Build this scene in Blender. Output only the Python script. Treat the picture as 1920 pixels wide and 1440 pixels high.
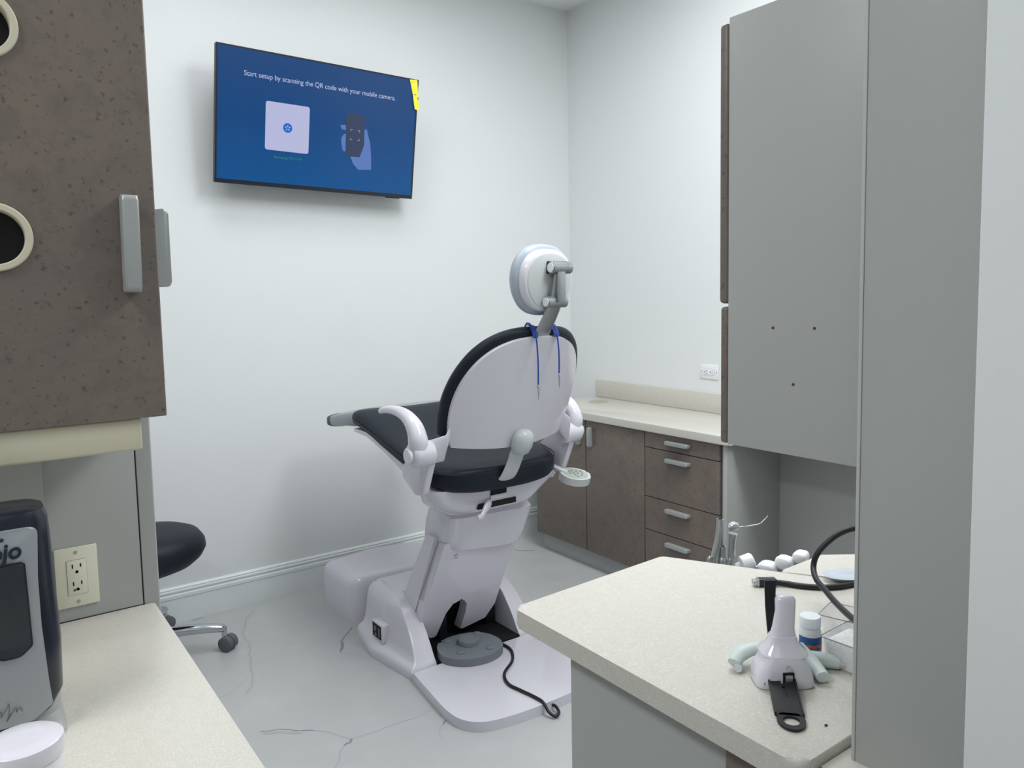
import bpy, bmesh, math, random
from mathutils import Vector, Matrix, noise
random.seed(7)
R = math.radians
PI = math.pi
SC = bpy.context.scene
COL = SC.collection
for o in list(bpy.data.objects): bpy.data.objects.remove(o)

# ------------------------------------------------------------------ camera
YAW, PITCH, ROLL = 0.6234, 0.0851, -0.0197
fw = Vector((math.sin(YAW)*math.cos(PITCH), math.cos(YAW)*math.cos(PITCH), -math.sin(PITCH)))
rt = Vector((math.cos(YAW), -math.sin(YAW), 0)); up = rt.cross(fw)
rt2 = rt*math.cos(ROLL)+up*math.sin(ROLL); up2 = up*math.cos(ROLL)-rt*math.sin(ROLL)
cam = bpy.data.cameras.new('camera'); co = bpy.data.objects.new('camera', cam); COL.objects.link(co)
co.matrix_world = Matrix(((rt2.x, up2.x, -fw.x, 0), (rt2.y, up2.y, -fw.y, 0), (rt2.z, up2.z, -fw.z, 1.43), (0, 0, 0, 1)))
cam.sensor_width = 36; cam.lens = 36*1441.45/1920; cam.shift_y = -45.85/1920; cam.clip_start = .02
SC.camera = co
# ------------------------------------------------------------------ world, lights, exposure
w = bpy.data.worlds.new('world'); SC.world = w; w.use_nodes = True
w.node_tree.nodes['Background'].inputs[0].default_value = (.75, .82, .88, 1)
w.node_tree.nodes['Background'].inputs[1].default_value = .12
SC.view_settings.view_transform = 'Standard'; SC.view_settings.look = 'None'
SC.view_settings.exposure = 0.0; SC.view_settings.gamma = 1; SC.view_settings.use_curve_mapping = False
def area(name, loc, sx, sy, power, col=(.965, .985, 1.0)):
    l = bpy.data.lights.new(name, 'AREA'); l.shape = 'RECTANGLE'; l.size = sx; l.size_y = sy; l.energy = power; l.color = col
    o = bpy.data.objects.new(name, l); COL.objects.link(o); o.location = loc
for p_, s_, w_ in (((2.35, 2.0), (.6, 1.1), 6), ((1.7, 1.6), (.6, 1.1), 26), ((.8, 2.7), (.6, .6), 9), ((1.7, 2.8), (.6, .6), 3.5), ((2.0, .3), (.6, 1.1), 38), ((-1.0, 1.0), (.6, 1.2), 37), ((0, -1.0), (1.2, 1.2), 5)):
    area('ceiling_panel_lamp', (*p_, 3.06), *s_, w_)

# ------------------------------------------------------------------ materials
def lin(c): return tuple((v/255/12.92 if v/255 <= .04045 else ((v/255+.055)/1.055)**2.4) for v in c)
MATS = {}
def mat(name, rgb, rough=.5, metal=0, coat=0, trans=0, ior=1.45, emit=None, estr=1, alpha=1, spec=.5):
    m = bpy.data.materials.new(name); m.use_nodes = True; b = m.node_tree.nodes['Principled BSDF']
    b.inputs['Base Color'].default_value = (*lin(rgb), 1); b.inputs['Roughness'].default_value = rough
    b.inputs['Metallic'].default_value = metal; b.inputs['Coat Weight'].default_value = coat; b.inputs['Coat Roughness'].default_value = .06
    b.inputs['Transmission Weight'].default_value = trans; b.inputs['IOR'].default_value = ior; b.inputs['Alpha'].default_value = alpha
    b.inputs['Specular IOR Level'].default_value = spec
    if emit: b.inputs['Emission Color'].default_value = (*lin(emit), 1); b.inputs['Emission Strength'].default_value = estr
    MATS[name] = m; return m
def nd(m, t, **k):
    n = m.node_tree.nodes.new(t)
    for a, v in k.items(): setattr(n, a, v)
    return n
def lk(m, a, b): m.node_tree.links.new(a, b)
def speckle(m, layers, bump=0):
    """layers: (kind, scale, lo, hi, rgb, strength) mixed over the base colour; object-space, world-size"""
    b = m.node_tree.nodes['Principled BSDF']; tc = nd(m, 'ShaderNodeNewGeometry')
    cur = None; base = tuple(b.inputs['Base Color'].default_value)
    for kind, sc, lo, hi, rgb, st in layers:
        if kind == 'v': n = nd(m, 'ShaderNodeTexVoronoi'); out = n.outputs['Color']
        else: n = nd(m, 'ShaderNodeTexNoise'); n.inputs['Detail'].default_value = 6; out = n.outputs[0]
        n.inputs['Scale'].default_value = sc; lk(m, tc.outputs['Position'], n.inputs['Vector'])
        r = nd(m, 'ShaderNodeMapRange'); r.inputs[1].default_value = lo; r.inputs[2].default_value = hi; r.inputs[4].default_value = st
        if kind == 'v':
            s = nd(m, 'ShaderNodeSeparateColor'); lk(m, out, s.inputs[0]); out = s.outputs[0]
        lk(m, out, r.inputs[0])
        x = nd(m, 'ShaderNodeMix', data_type='RGBA'); lk(m, r.outputs[0], x.inputs[0])
        if cur: lk(m, cur, x.inputs[6])
        else: x.inputs[6].default_value = base
        x.inputs[7].default_value = (*lin(rgb), 1); cur = x.outputs[2]
    lk(m, cur, b.inputs['Base Color'])
    return m
def bump(m, sc, st, dist=.002):
    b = m.node_tree.nodes['Principled BSDF']; tc = nd(m, 'ShaderNodeNewGeometry'); n = nd(m, 'ShaderNodeTexNoise')
    n.inputs['Scale'].default_value = sc; n.inputs['Detail'].default_value = 4; lk(m, tc.outputs['Position'], n.inputs['Vector'])
    bp = nd(m, 'ShaderNodeBump'); bp.inputs['Strength'].default_value = st; bp.inputs['Distance'].default_value = dist
    lk(m, n.outputs[0], bp.inputs['Height']); lk(m, bp.outputs[0], b.inputs['Normal']); return m

paint = bump(mat('white_wall_paint', (226, 229, 229), .6), 260, .12, .001)
ceilm = mat('ceiling_paint', (240, 242, 243), .8)
trimw = mat('white_trim_paint', (228, 233, 233), .35)
floorm = speckle(mat('grey_porcelain_tile', (190, 191, 191), .28), [('n', 1.4, .35, .7, (177, 179, 180), .7), ('n', 7, .5, .8, (198, 199, 199), .5)])
veinm = mat('grey_marble_vein', (135, 139, 142), .35)
veinl = mat('pale_marble_vein', (172, 175, 177), .35)
brown = speckle(mat('brown_mottled_laminate', (112, 103, 96), .42), [('n', 4, .35, .7, (123, 111, 101), .9), ('n', 22, .48, .7, (101, 93, 88), .55), ('n', 70, .5, .75, (98, 90, 86), .5), ('n', 115, .61, .69, (76, 69, 67), .75), ('n', 200, .58, .75, (132, 122, 114), .35)])
greyl = mat('grey_laminate', (172, 174, 172), .38)
greyd = mat('grey_edge_band', (160, 163, 161), .35)
cream = speckle(mat('cream_solid_surface', (203, 200, 191), .3), [('n', 330, .50, .62, (224, 221, 213), .55), ('n', 420, .54, .68, (183, 177, 162), .5), ('n', 60, .45, .7, (197, 193, 183), .4)])
creamp = mat('cream_enamel', (205, 200, 178), .4)
pull = mat('silver_grey_pull', (164, 168, 167), .34, .2)
gloss = mat('gloss_white_plastic', (219, 217, 226), .16, coat=.5)
glossg = mat('light_grey_plastic', (196, 201, 201), .3, coat=.3)
whitep = mat('satin_white_plastic', (232, 234, 238), .35)
vinyl = bump(mat('dark_blue_black_vinyl', (23, 30, 41), .5, spec=.32), 300, .1, .0006)
blackp = mat('black_plastic', (24, 26, 30), .45)
blackg = mat('glossy_black_plastic', (24, 30, 42), .25)
rubber = mat('grey_rubber', (108, 113, 118), .6)
rubberd = mat('dark_grey_rubber', (92, 97, 102), .6)
pedalm = mat('pedal_grey_rubber', (122, 128, 134), .5)
alumc = mat('satin_steel', (158, 161, 163), .32, .8)
alum = mat('brushed_aluminium', (186, 190, 191), .3, .75)
chrome = mat('chrome', (190, 195, 200), .12, 1)
capw = mat('white_cap', (232, 238, 242), .35)
blue = mat('blue_cord', (24, 62, 150), .5)
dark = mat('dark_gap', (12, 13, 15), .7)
almond = mat('almond_plastic', (226, 224, 205), .38)
silverp = mat('silver_plastic', (158, 163, 167), .35, .35)
clear = mat('clear_acrylic', (245, 247, 247), .05, alpha=.22)
smoke = mat('smoked_window', (70, 76, 80), .12, trans=.45, ior=1.3)
foil = mat('clear_foot_sleeve', (150, 156, 162), .3)
powder = bump(speckle(mat('white_granules', (240, 241, 242), .7), [('n', 300, .5, .7, (215, 217, 220), .5)]), 220, .9, .004)
pale = mat('pale_green_plastic', (205, 216, 213), .4)
yell = mat('yellow_label', (238, 232, 60), .5)
txtd = mat('dark_print', (52, 54, 58), .5)
navy = mat('navy_print', (22, 32, 50), .4)
txtb = mat('label_blue', (36, 92, 150), .45)
txtb2 = mat('label_light_blue', (52, 140, 200), .45)
txto = mat('label_orange', (205, 104, 62), .45)
txtl = mat('label_white', (222, 228, 230), .45)
txty = mat('label_yellow', (214, 176, 60), .45)
padm = mat('keypad_face', (168, 174, 166), .45)
keym = mat('keypad_button', (128, 134, 126), .45)
steel = mat('grommet_cover', (168, 166, 152), .4)
rust = mat('rusty_screw_hole', (96, 48, 26), .6)
green = mat('green_dot', (30, 110, 70), .5)
dish_m = mat('frosted_dish', (196, 204, 214), .2, .3)
# lit screen
scr = bpy.data.materials.new('screen_blue'); scr.use_nodes = True; MATS['screen_blue'] = scr
b = scr.node_tree.nodes['Principled BSDF']; b.inputs['Base Color'].default_value = (.004, .006, .01, 1); b.inputs['Roughness'].default_value = .2; b.inputs['Specular IOR Level'].default_value = .25
tc = nd(scr, 'ShaderNodeTexCoord'); sx = nd(scr, 'ShaderNodeSeparateXYZ'); lk(scr, tc.outputs['Generated'], sx.inputs[0])
rp = nd(scr, 'ShaderNodeValToRGB'); lk(scr, sx.outputs[2], rp.inputs[0])
rp.color_ramp.elements[0].color = (*lin((0, 90, 160)), 1); rp.color_ramp.elements[1].color = (*lin((28, 76, 136)), 1)
e = rp.color_ramp.elements.new(.5); e.color = (*lin((0, 76, 142)), 1)
lk(scr, rp.outputs[0], b.inputs['Emission Color']); b.inputs['Emission Strength'].default_value = .72
def glow(name, rgb, s=.8): return mat(name, (10, 10, 12), .2, emit=rgb, estr=s)
g_text = glow('screen_text', (196, 206, 240)); g_card = glow('screen_card', (196, 200, 238)); g_blue = glow('screen_icon_blue', (28, 106, 214))
g_hand = glow('screen_hand', (92, 128, 200)); g_phone = glow('screen_phone', (44, 62, 100), .7); g_green = glow('screen_green', (60, 160, 104), .75); g_dark = glow('screen_reflection', (4, 66, 118), .8)

# ------------------------------------------------------------------ helpers
WORLD = {}
def root_of(o): return WORLD.get(o.name, Vector((0, 0, 0)))
def tag(o, label, cat, group=None, kind=None):
    if label: o['label'] = label
    if cat: o['category'] = cat
    if group: o['group'] = group
    if kind: o['kind'] = kind
    return o
def thing(name, loc, label, cat, group=None):
    o = bpy.data.objects.new(name, None); COL.objects.link(o); o.location = loc; o.empty_display_size = .05
    WORLD[o.name] = Vector(loc); return tag(o, label, cat, group)
def fin(bm, name, m, parent=None, ang=35, label=None, mods=None, xf=None):
    """link a bmesh that is written in world coordinates as one object with its origin at its base"""
    if xf is not None: bm.transform(xf)
    bmesh.ops.remove_doubles(bm, verts=bm.verts, dist=1e-6)
    bmesh.ops.recalc_face_normals(bm, faces=bm.faces)
    xs = [v.co for v in bm.verts]
    c = Vector(((min(v.x for v in xs)+max(v.x for v in xs))/2, (min(v.y for v in xs)+max(v.y for v in xs))/2, min(v.z for v in xs)))
    bmesh.ops.translate(bm, verts=bm.verts, vec=-c)
    me = bpy.data.meshes.new(name); bm.to_mesh(me); bm.free()
    me.materials.append(m); me.shade_smooth(); me.set_sharp_from_angle(angle=R(ang))
    o = bpy.data.objects.new(name, me); COL.objects.link(o)
    if parent: o.parent = parent; o.location = c-root_of(parent)
    else: o.location = c
    WORLD[o.name] = c
    if label: o['label'] = label
    for k in (mods or []):
        md = o.modifiers.new(k[0], k[0])
        for a, v in k[1].items(): setattr(md, a, v)
    return o
def NB(): return bmesh.new()
def box(bm, x0, x1, y0, y1, z0, z1, bev=0, seg=2, M=None):
    g = bmesh.ops.create_cube(bm, size=1)
    vs = g['verts']
    for v in vs: v.co = Vector(((x0+x1)/2+v.co.x*(x1-x0), (y0+y1)/2+v.co.y*(y1-y0), (z0+z1)/2+v.co.z*(z1-z0)))
    if bev:
        es = list({e for v in vs for e in v.link_edges})
        r = bmesh.ops.bevel(bm, geom=es, offset=bev, segments=seg, profile=.5, affect='EDGES')
        vs = list({v for f in r['faces'] for v in f.verts} | {v for v in vs if v.is_valid})
    if M is not None: bmesh.ops.transform(bm, matrix=M, verts=vs)
    return bm
def B(name, m, x0, x1, y0, y1, z0, z1, bev=.002, parent=None, seg=2, label=None):
    return fin(box(NB(), x0, x1, y0, y1, z0, z1, bev, seg), name, m, parent, label=label)
def rpoly(pts, n=6):
    """polygon [(x, y, radius)] -> rounded outline"""
    out = []
    N = len(pts)
    for i, p in enumerate(pts):
        r = p[2] if len(p) > 2 else 0
        P = Vector(p[:2]); A = Vector(pts[i-1][:2]); C2 = Vector(pts[(i+1) % N][:2])
        if r <= 0: out.append(P); continue
        a = (A-P); c = (C2-P); la, lc = a.length, c.length; a.normalize(); c.normalize()
        an = a.angle(c)
        d = min(r/math.tan(an/2), la*.49, lc*.49); 
        s = P+a*d; e = P+c*d
        for k in range(n+1):
            t = k/n; out.append(s.lerp(P, t).lerp(P.lerp(e, t), t))
    return out
def prism(bm, outline, fn, h, bev=0, seg=3, top_only=False):
    """outline 2D points, fn(u, v, w) -> world, extruded w = 0..h"""
    lo = [bm.verts.new(fn(p[0], p[1], 0)) for p in outline]; hi = [bm.verts.new(fn(p[0], p[1], h)) for p in outline]
    n = len(outline); f1 = bm.faces.new(lo[::-1]); f2 = bm.faces.new(hi)
    for i in range(n): bm.faces.new((lo[i], lo[(i+1) % n], hi[(i+1) % n], hi[i]))
    if bev:
        es = list(f2.edges)+([] if top_only else list(f1.edges))
        bmesh.ops.bevel(bm, geom=es, offset=bev, segments=seg, profile=.5, affect='EDGES')
    return bm
def blob(pts, n=6, closed=True):
    P = [Vector(p) for p in pts]; out = []; N = len(P)
    for i in range(N if closed else N-1):
        if closed: p0, p1, p2, p3 = P[i-1], P[i], P[(i+1) % N], P[(i+2) % N]
        else: p0, p1, p2, p3 = P[max(i-1, 0)], P[i], P[i+1], P[min(i+2, N-1)]
        for k in range(n):
            t = k/n; out.append(.5*((2*p1)+(-p0+p2)*t+(2*p0-5*p1+4*p2-p3)*t*t+(-p0+3*p1-3*p2+p3)*t**3))
    if not closed: out.append(P[-1])
    return out
XY = lambda z: (lambda u, v, w_: Vector((u, v, z+w_)))
def lathe(bm, prof, c, axis='z', n=32, M=None):
    """prof [(r, h)]"""
    rings = []
    for r, h in prof:
        ring = []
        for k in range(n):
            a = 2*PI*k/n; p = Vector((r*math.cos(a), r*math.sin(a), h))
            if axis == 'y': p = Vector((p.x, p.z, p.y))
            elif axis == 'x': p = Vector((p.z, p.x, p.y))
            if M is not None: p = M @ p
            ring.append(bm.verts.new(p+Vector(c)))
        rings.append(ring)
    for a, b2 in zip(rings, rings[1:]):
        for k in range(n): bm.faces.new((a[k], a[(k+1) % n], b2[(k+1) % n], b2[k]))
    bm.faces.new(rings[0][::-1]); bm.faces.new(rings[-1]); return bm
def cat(pts, n=8):
    P = [Vector(p) for p in pts]; out = []
    for i in range(len(P)-1):
        p0 = P[max(i-1, 0)]; p1 = P[i]; p2 = P[i+1]; p3 = P[min(i+2, len(P)-1)]
        for k in range(n):
            t = k/n; out.append(.5*((2*p1)+(-p0+p2)*t+(2*p0-5*p1+4*p2-p3)*t*t+(-p0+3*p1-3*p2+p3)*t**3))
    out.append(P[-1]); return out
def tube(bm, pts, r, n=12, smooth=8, flat=1.0, side=None):
    """sweep; r a number or list per control point; flat squashes the section along its second axis"""
    rr = r if isinstance(r, (list, tuple)) else [r]*len(pts)
    if smooth:
        c = cat(pts, smooth); rad = []
        for i in range(len(pts)-1):
            for k in range(smooth): rad.append(rr[i]+(rr[i+1]-rr[i])*k/smooth)
        rad.append(rr[-1])
    else: c = [Vector(p) for p in pts]; rad = list(rr)
    prev = None; rings = []
    for i, p in enumerate(c):
        t = (c[min(i+1, len(c)-1)]-c[max(i-1, 0)]).normalized()
        if side is not None: s = Vector(side)-t*t.dot(Vector(side)); s.normalize()
        elif prev is None:
            s = t.cross(Vector((0, 0, 1)))
            if s.length < .01: s = Vector((1, 0, 0))
            s.normalize()
        else: s = (prev-t*t.dot(prev)).normalized()
        prev = s; u = t.cross(s)
        rings.append([bm.verts.new(p+s*math.cos(2*PI*k/n)*rad[i]+u*math.sin(2*PI*k/n)*rad[i]*flat) for k in range(n)])
    for a, b2 in zip(rings, rings[1:]):
        for k in range(n): bm.faces.new((a[k], a[(k+1) % n], b2[(k+1) % n], b2[k]))
    bm.faces.new(rings[0][::-1]); bm.faces.new(rings[-1]); return bm
def loft(bm, rings):
    V = [[bm.verts.new(p) for p in r] for r in rings]; n = len(V[0])
    for a, b2 in zip(V, V[1:]):
        for k in range(n): bm.faces.new((a[k], a[(k+1) % n], b2[(k+1) % n], b2[k]))
    bm.faces.new(V[0][::-1]); bm.faces.new(V[-1]); return bm
def sring(c, u, v, a, b2, n=28, e=4.0):
    """superellipse ring in the plane u, v"""
    out = []
    for k in range(n):
        t = 2*PI*k/n; ct, st = math.cos(t), math.sin(t)
        out.append(Vector(c)+Vector(u)*a*math.copysign(abs(ct)**(2/e), ct)+Vector(v)*b2*math.copysign(abs(st)**(2/e), st))
    return out
def text(name, s, size, m, M, parent=None, ext=.0003, align='LEFT', shear=0, bold=0, width=None):
    cu = bpy.data.curves.new(name, 'FONT'); cu.body = s; cu.size = size; cu.extrude = ext; cu.align_x = align; cu.shear = shear; cu.offset = bold
    t = bpy.data.objects.new('tmp', cu); COL.objects.link(t); bpy.context.view_layer.update()
    me = bpy.data.meshes.new_from_object(t.evaluated_get(bpy.context.evaluated_depsgraph_get())); bpy.data.objects.remove(t)
    bm = NB(); bm.from_mesh(me); bpy.data.meshes.remove(me)
    if width:
        x0 = min(v.co.x for v in bm.verts); x1 = max(v.co.x for v in bm.verts); k = width/(x1-x0)
        for v in bm.verts: v.co.x = (v.co.x-x0)*k
    return fin(bm, name, m, parent, xf=M)

# ------------------------------------------------------------------ room
XR, YB, ZC = 3.03, 3.594, 3.083
def struct(o): o['kind'] = 'structure'; return o
fl = struct(B('floor', floorm, -2.2, XR+.1, -2.6, YB+.1, -.1, 0, 0))
struct(B('ceiling', ceilm, -2.2, XR+.1, -2.6, YB+.1, ZC, ZC+.1, 0))
struct(B('wall_back', paint, -2.2, XR+.1, YB, YB+.1, 0, ZC, 0))
struct(B('wall_right', paint, XR, XR+.1, -2.6, YB, 0, ZC, 0))
struct(B('wall_left', paint, -2.3, -2.2, -2.6, YB+.1, 0, ZC, 0))
struct(B('wall_front', paint, -2.2, XR, -2.7, -2.6, 0, ZC, 0))
struct(B('wall_partition', paint, .918, 1.06, -1.6, .392, 0, ZC, .004))
# baseboard with two ridges
bb = [(0, 0), (.014, 0), (.014, .108), (.017, .110), (.017, .124), (.011, .128), (.011, .134), (.015, .137), (.015, .143), (.010, .146), (.012, .152), (.008, .158), (0, .160)]
struct(fin(prism(NB(), bb, lambda u, v, w_: Vector((-2.2+w_, YB-u, v)), XR+2.2), 'baseboard_back', trimw, ang=20))
struct(fin(prism(NB(), bb, lambda u, v, w_: Vector((XR-u, 3.40+w_, v)), YB-3.40-.017), 'baseboard_right', trimw, ang=20))
struct(fin(prism(NB(), bb, lambda u, v, w_: Vector((XR-u, -2.6+w_, v)), 2.6+.3), 'baseboard_right', trimw, ang=20))
# marble veins inlaid in the tile
def ribbon(name, polys, m):
    bm = NB()
    for pts, wd in polys:
        P = [Vector((*p, 0)) for p in pts]; Q = []
        for i in range(len(P)-1):
            for k in range(5):
                q = P[i].lerp(P[i+1], k/5); nz = noise.noise(q*23)*.010; Q.append(q+Vector((nz, noise.noise(q*19+Vector((7, 3, 1)))*.010, 0)))
        Q.append(P[-1]); L_ = []
        for i, q in enumerate(Q):
            t = (Q[min(i+1, len(Q)-1)]-Q[max(i-1, 0)]).normalized(); s = Vector((-t.y, t.x, 0))
            h = wd*(.45+.55*abs(math.sin(i*1.7)))*(1 if 0 < i < len(Q)-1 else .1)
            L_.append((bm.verts.new(q+s*h+Vector((0, 0, .0004))), bm.verts.new(q-s*h+Vector((0, 0, .0004)))))
        for a, b2 in zip(L_, L_[1:]): bm.faces.new((a[0], a[1], b2[1], b2[0]))
    o = fin(bm, name, m, fl); return o
ribbon('marble_vein', [([(.724, 2.481), (.767, 2.462), (.808, 2.428), (.849, 2.392), (.871, 2.376)], .0026), ([(1.309, 3.055), (1.232, 2.963), (1.205, 2.946)], .004), ([(1.205, 2.946), (1.198, 2.896), (1.168, 2.854)], .007), ([(.95, 2.252), (.935, 2.235), (.915, 2.235)], .005), ([(2.45, 3.42), (2.497, 3.36), (2.533, 3.339)], .006), ([(1.241, 2.161), (1.225, 2.14)], .004), ([(.76, 3.56), (.818, 3.56)], .004)], veinm)
ribbon('pale_vein', [([(.728, 2.47), (.79, 2.427), (.84, 2.385)], .008), ([(.871, 2.376), (.909, 2.33), (.934, 2.28), (.95, 2.252)], .0022), ([(.915, 2.235), (.891, 2.202), (.85, 2.138), (.84, 2.06)], .004), ([(.95, 2.252), (1.024, 2.249), (1.102, 2.249), (1.178, 2.239), (1.254, 2.244)], .0014), ([(1.168, 2.854), (1.196, 2.802), (1.237, 2.741), (1.256, 2.709)], .0022), ([(1.03, 3.50), (.962, 3.429), (.902, 3.268), (.9, 3.173), (.854, 3.002), (.83, 2.911), (.80, 2.80), (.76, 2.76)], .005), ([(1.225, 2.14), (1.195, 2.105), (1.18, 2.06)], .002), ([(2.021, 2.322), (1.945, 2.203)], .004), ([(.81, 2.885), (.73, 2.80), (.64, 2.78)], .0016)], veinl)

# ------------------------------------------------------------------ television
a_ = R(-1.2); th = math.atan2(.085, .566)
tu = Vector((math.cos(a_), 0, math.sin(a_))); v0 = Vector((-math.sin(a_), 0, math.cos(a_)))
tv_ = v0*math.cos(th)+Vector((0, -1, 0))*math.sin(th); tn = tu.cross(tv_)      # tn points to the room
TO = Vector((1.421, 3.428, 2.208))
TM = Matrix(((tu.x, tv_.x, tn.x, TO.x), (tu.y, tv_.y, tn.y, TO.y), (tu.z, tv_.z, tn.z, TO.z), (0, 0, 0, 1)))
t = thing('television', (1.421, 3.55, 1.93), 'flat black television tilted down on the white wall, showing a blue setup screen', 'television')
fin(box(box(NB(), -.478, .478, -.285, .285, -.028, -.002, .003), -.30, .30, -.22, .12, -.055, -.028, .01), 'housing', blackp, t, xf=TM)
bm = NB()
for q in [(-.479, -.471, -.286, .286), (.471, .479, -.286, .286), (-.471, .471, .279, .286), (-.471, .471, -.286, -.268)]: box(bm, q[0], q[1], q[2], q[3], -.004, .0015)
fin(bm, 'bezel', blackg, t, xf=TM)
fin(box(NB(), -.471, .471, -.268, .279, -.004, 0), 'screen', scr, t, xf=TM)
fin(box(NB(), .335, .41, -.290, -.285, -.012, .0, .001), 'receiver_bar', blackg, t, xf=TM)
fin(box(box(NB(), -.12, .12, -.10, .10, -.075, -.055, .003), -.06, .06, -.06, .10, -.14, -.075), 'wall_bracket', blackp, t, xf=TM)
fin(box(NB(), 1.30, 1.54, 3.555, YB-.0005, 2.10, 2.34, .003), 'wall_plate', blackp, t)
def TT(x, y, dz=.0006): return TM @ Matrix.Translation((x, y, dz))
text('screen_message', 'Start setup by scanning the QR code with your mobile camera.', .0305, g_text, TT(-.3605, .1725), t, width=.7185)
text('device_name', 'Samsung TV 1174', .0145, g_green, TT(-.2225, -.1575), t, width=.125)
card = rpoly([(-.265, -.125, .012), (-.0655, -.125, .012), (-.0655, .0815, .012), (-.265, .0815, .012)])
fin(prism(NB(), card, lambda u, v, w_: Vector((u, v, w_)), .0005), 'screen_card', g_card, t, xf=TM)
fin(lathe(NB(), [(.021, .0005), (.021, .0009)], (-.165, -.022, 0)), 'round_icon', g_blue, t, xf=TM)
bm = NB()
for k in range(5):
    a = PI/2+k*2*PI/5; M = Matrix.Translation((-.165, -.022, 0)) @ Matrix.Rotation(a, 4, 'Z'); box(bm, .0045, .0125, -.0017, .0017, .0009, .0012, .0015, M=M)
fin(bm, 'icon_petals', g_card, t, xf=TM)
hand = [(.0842, .0236), (.1105, .027), (.1117, .003), (.0905, .006)]
hand2 = [(.1135, -.012), (.103, -.015), (.091, -.0337), (.0925, -.06), (.1002, -.0891), (.108, -.0935), (.116, -.092)]
hand3 = [(.205, .013), (.2091, .019), (.2175, .0195), (.225, -.005), (.2387, -.0448), (.246, -.10), (.2497, -.1642), (.1829, -.1707), (.155, -.145), (.1393, -.112), (.187, -.110), (.2045, -.0549)]
bm = NB()
for h in (hand, hand2, hand3): prism(bm, [Vector(p) for p in h], lambda u, v, w_: Vector((u, v, w_)), .0004)
fin(bm, 'hand_picture', g_hand, t, xf=TM)
fin(prism(NB(), rpoly([(.1102, .0825, .006), (.203, .0825, .006), (.2069, -.0547, .004), (.1869, -.1124, .004), (.1147, -.1139, .006)]), lambda u, v, w_: Vector((u, v, w_)), .0008), 'phone_picture', g_phone, t, xf=TM)
for sx_, sy_ in ((-1, -1), (-1, 1), (1, -1), (1, 1)):
    cx, cy = .1585+sx_*.023, -.0135+sy_*.024
    co_ = [(cx, cy), (cx-sx_*.010, cy), (cx-sx_*.010, cy-sy_*.0016), (cx-sx_*.0016, cy-sy_*.0016), (cx-sx_*.0016, cy-sy_*.010), (cx, cy-sy_*.010)]
    fin(prism(NB(), [Vector(p) for p in co_], lambda u, v, w_: Vector((u, v, .0008+w_)), .0003), 'scan_frame_corner', g_text, t, xf=TM)
lab = [(.4294, .281), (.470, .284), (.4829, .1412), (.4589, .1455), (.4489, .2067)]
fin(prism(NB(), [Vector(p) for p in lab], lambda u, v, w_: Vector((u, v, .0025+w_+max(0, .26-v)*.10)), .0004), 'energy_label', yell, t, xf=TM, label='yellow paper label peeling from the upper right corner')
for yy, x0, x1 in ((.268, .434, .458), (.262, .436, .462), (.254, .438, .456), (.213, .453, .466)):
    fin(box(NB(), x0, x1, yy, yy+.0025, .0032+max(0, .26-yy)*.10, .0038+max(0, .26-yy)*.10), 'printed_line', txtd, t, xf=TM)
fin(box(NB(), .474, .4782, .187, .203, .0095, .0105), 'printed_mark', txtd, t, xf=TM)

# ------------------------------------------------------------------ far base cabinets and worktop along wall_right
def pull_bar(bm, p0, p1, out, r=.0055, stand=.024):
    """solid bow pull from p0 to p1 with a finger slot, standing off along out"""
    p0, p1, out = Vector(p0), Vector(p1), Vector(out); d = (p1-p0).normalized(); side = d.cross(out); L_ = (p1-p0).length; h = stand+r*.7
    o = rpoly([(0, -.0005, 0), (0, h, .009), (L_, h, .009), (L_, -.0005, 0)], 5); w_ = r*3.0
    prism(bm, o, lambda u, v, w2: p0+d*u+out*v+side*(w2-w_/2), w_, min(.004, r*.6), 3)
    return bm
XF = 2.57
c1 = thing('base_cabinet', (2.80, 2.94, 0), 'brown two-door base cabinet under the far worktop, beside the drawer cabinet', 'cabinet')
B('body', greyl, XF+.022, XR-.002, 2.526, 3.36, .092, .784, .001, c1)
B('toe_kick', greyl, XF+.035, XR-.002, 2.526, 3.345, 0, .092, .001, c1)
for y0, y1, hy in ((2.945, 3.362, 2.983), (2.528, 2.940, 2.896)):
    d = B('door', brown, XF, XF+.020, y0, y1, .098, .780, .003, c1)
    fin(pull_bar(NB(), (XF, hy, .650), (XF, hy, .750), (-1, 0, 0)), 'handle', pull, d)
c2 = thing('drawer_cabinet', (2.80, 2.30, 0), 'brown drawer cabinet with four drawers under the far worktop', 'cabinet')
B('body', greyl, XF+.022, 2.9395, 2.0745, 2.525, .092, .784, .001, c2)
B('toe_kick', greyl, XF+.035, 2.9395, 2.076, 2.525, 0, .092, .001, c2)
for z0, z1, hz in ((.709, .780, .748), (.476, .705, .667), (.318, .472, .435), (.098, .314, .278)):
    prof = rpoly([(2.090, XF, .014), (2.523, XF, .002), (2.523, XF+.02, 0), (2.090, XF+.02, 0)])
    d = fin(prism(NB(), prof, lambda u, v, w_, z0=z0: Vector((v, u, z0+w_)), z1-z0), 'drawer', brown, c2)
    fin(pull_bar(NB(), (XF, 2.246, hz), (XF, 2.380, hz), (-1, 0, 0)), 'handle', pull, d)
ct = thing('worktop', (2.80, 2.5, .784), 'cream speckled worktop with a low backsplash on the far brown cabinets', 'worktop')
fin(prism(NB(), rpoly([(XF+.035, 1.2, 0), (XR-.001, 1.2, 0), (XR-.001, 3.372, 0), (XF-.018, 3.372, .02), (XF-.018, 2.03, .01), (XF+.035, 2.03, 0)]), XY(.785), .036, .004), 'slab', cream, ct)
B('backsplash', cream, XR-.020, XR-.001, 1.2, 3.352, .8215, .920, .002, ct)
fin(lathe(NB(), [(.055, 0), (.055, .0012), (.053, .0018)], (2.872, 3.176, .8213)), 'grommet_cover', steel, ct)
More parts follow.
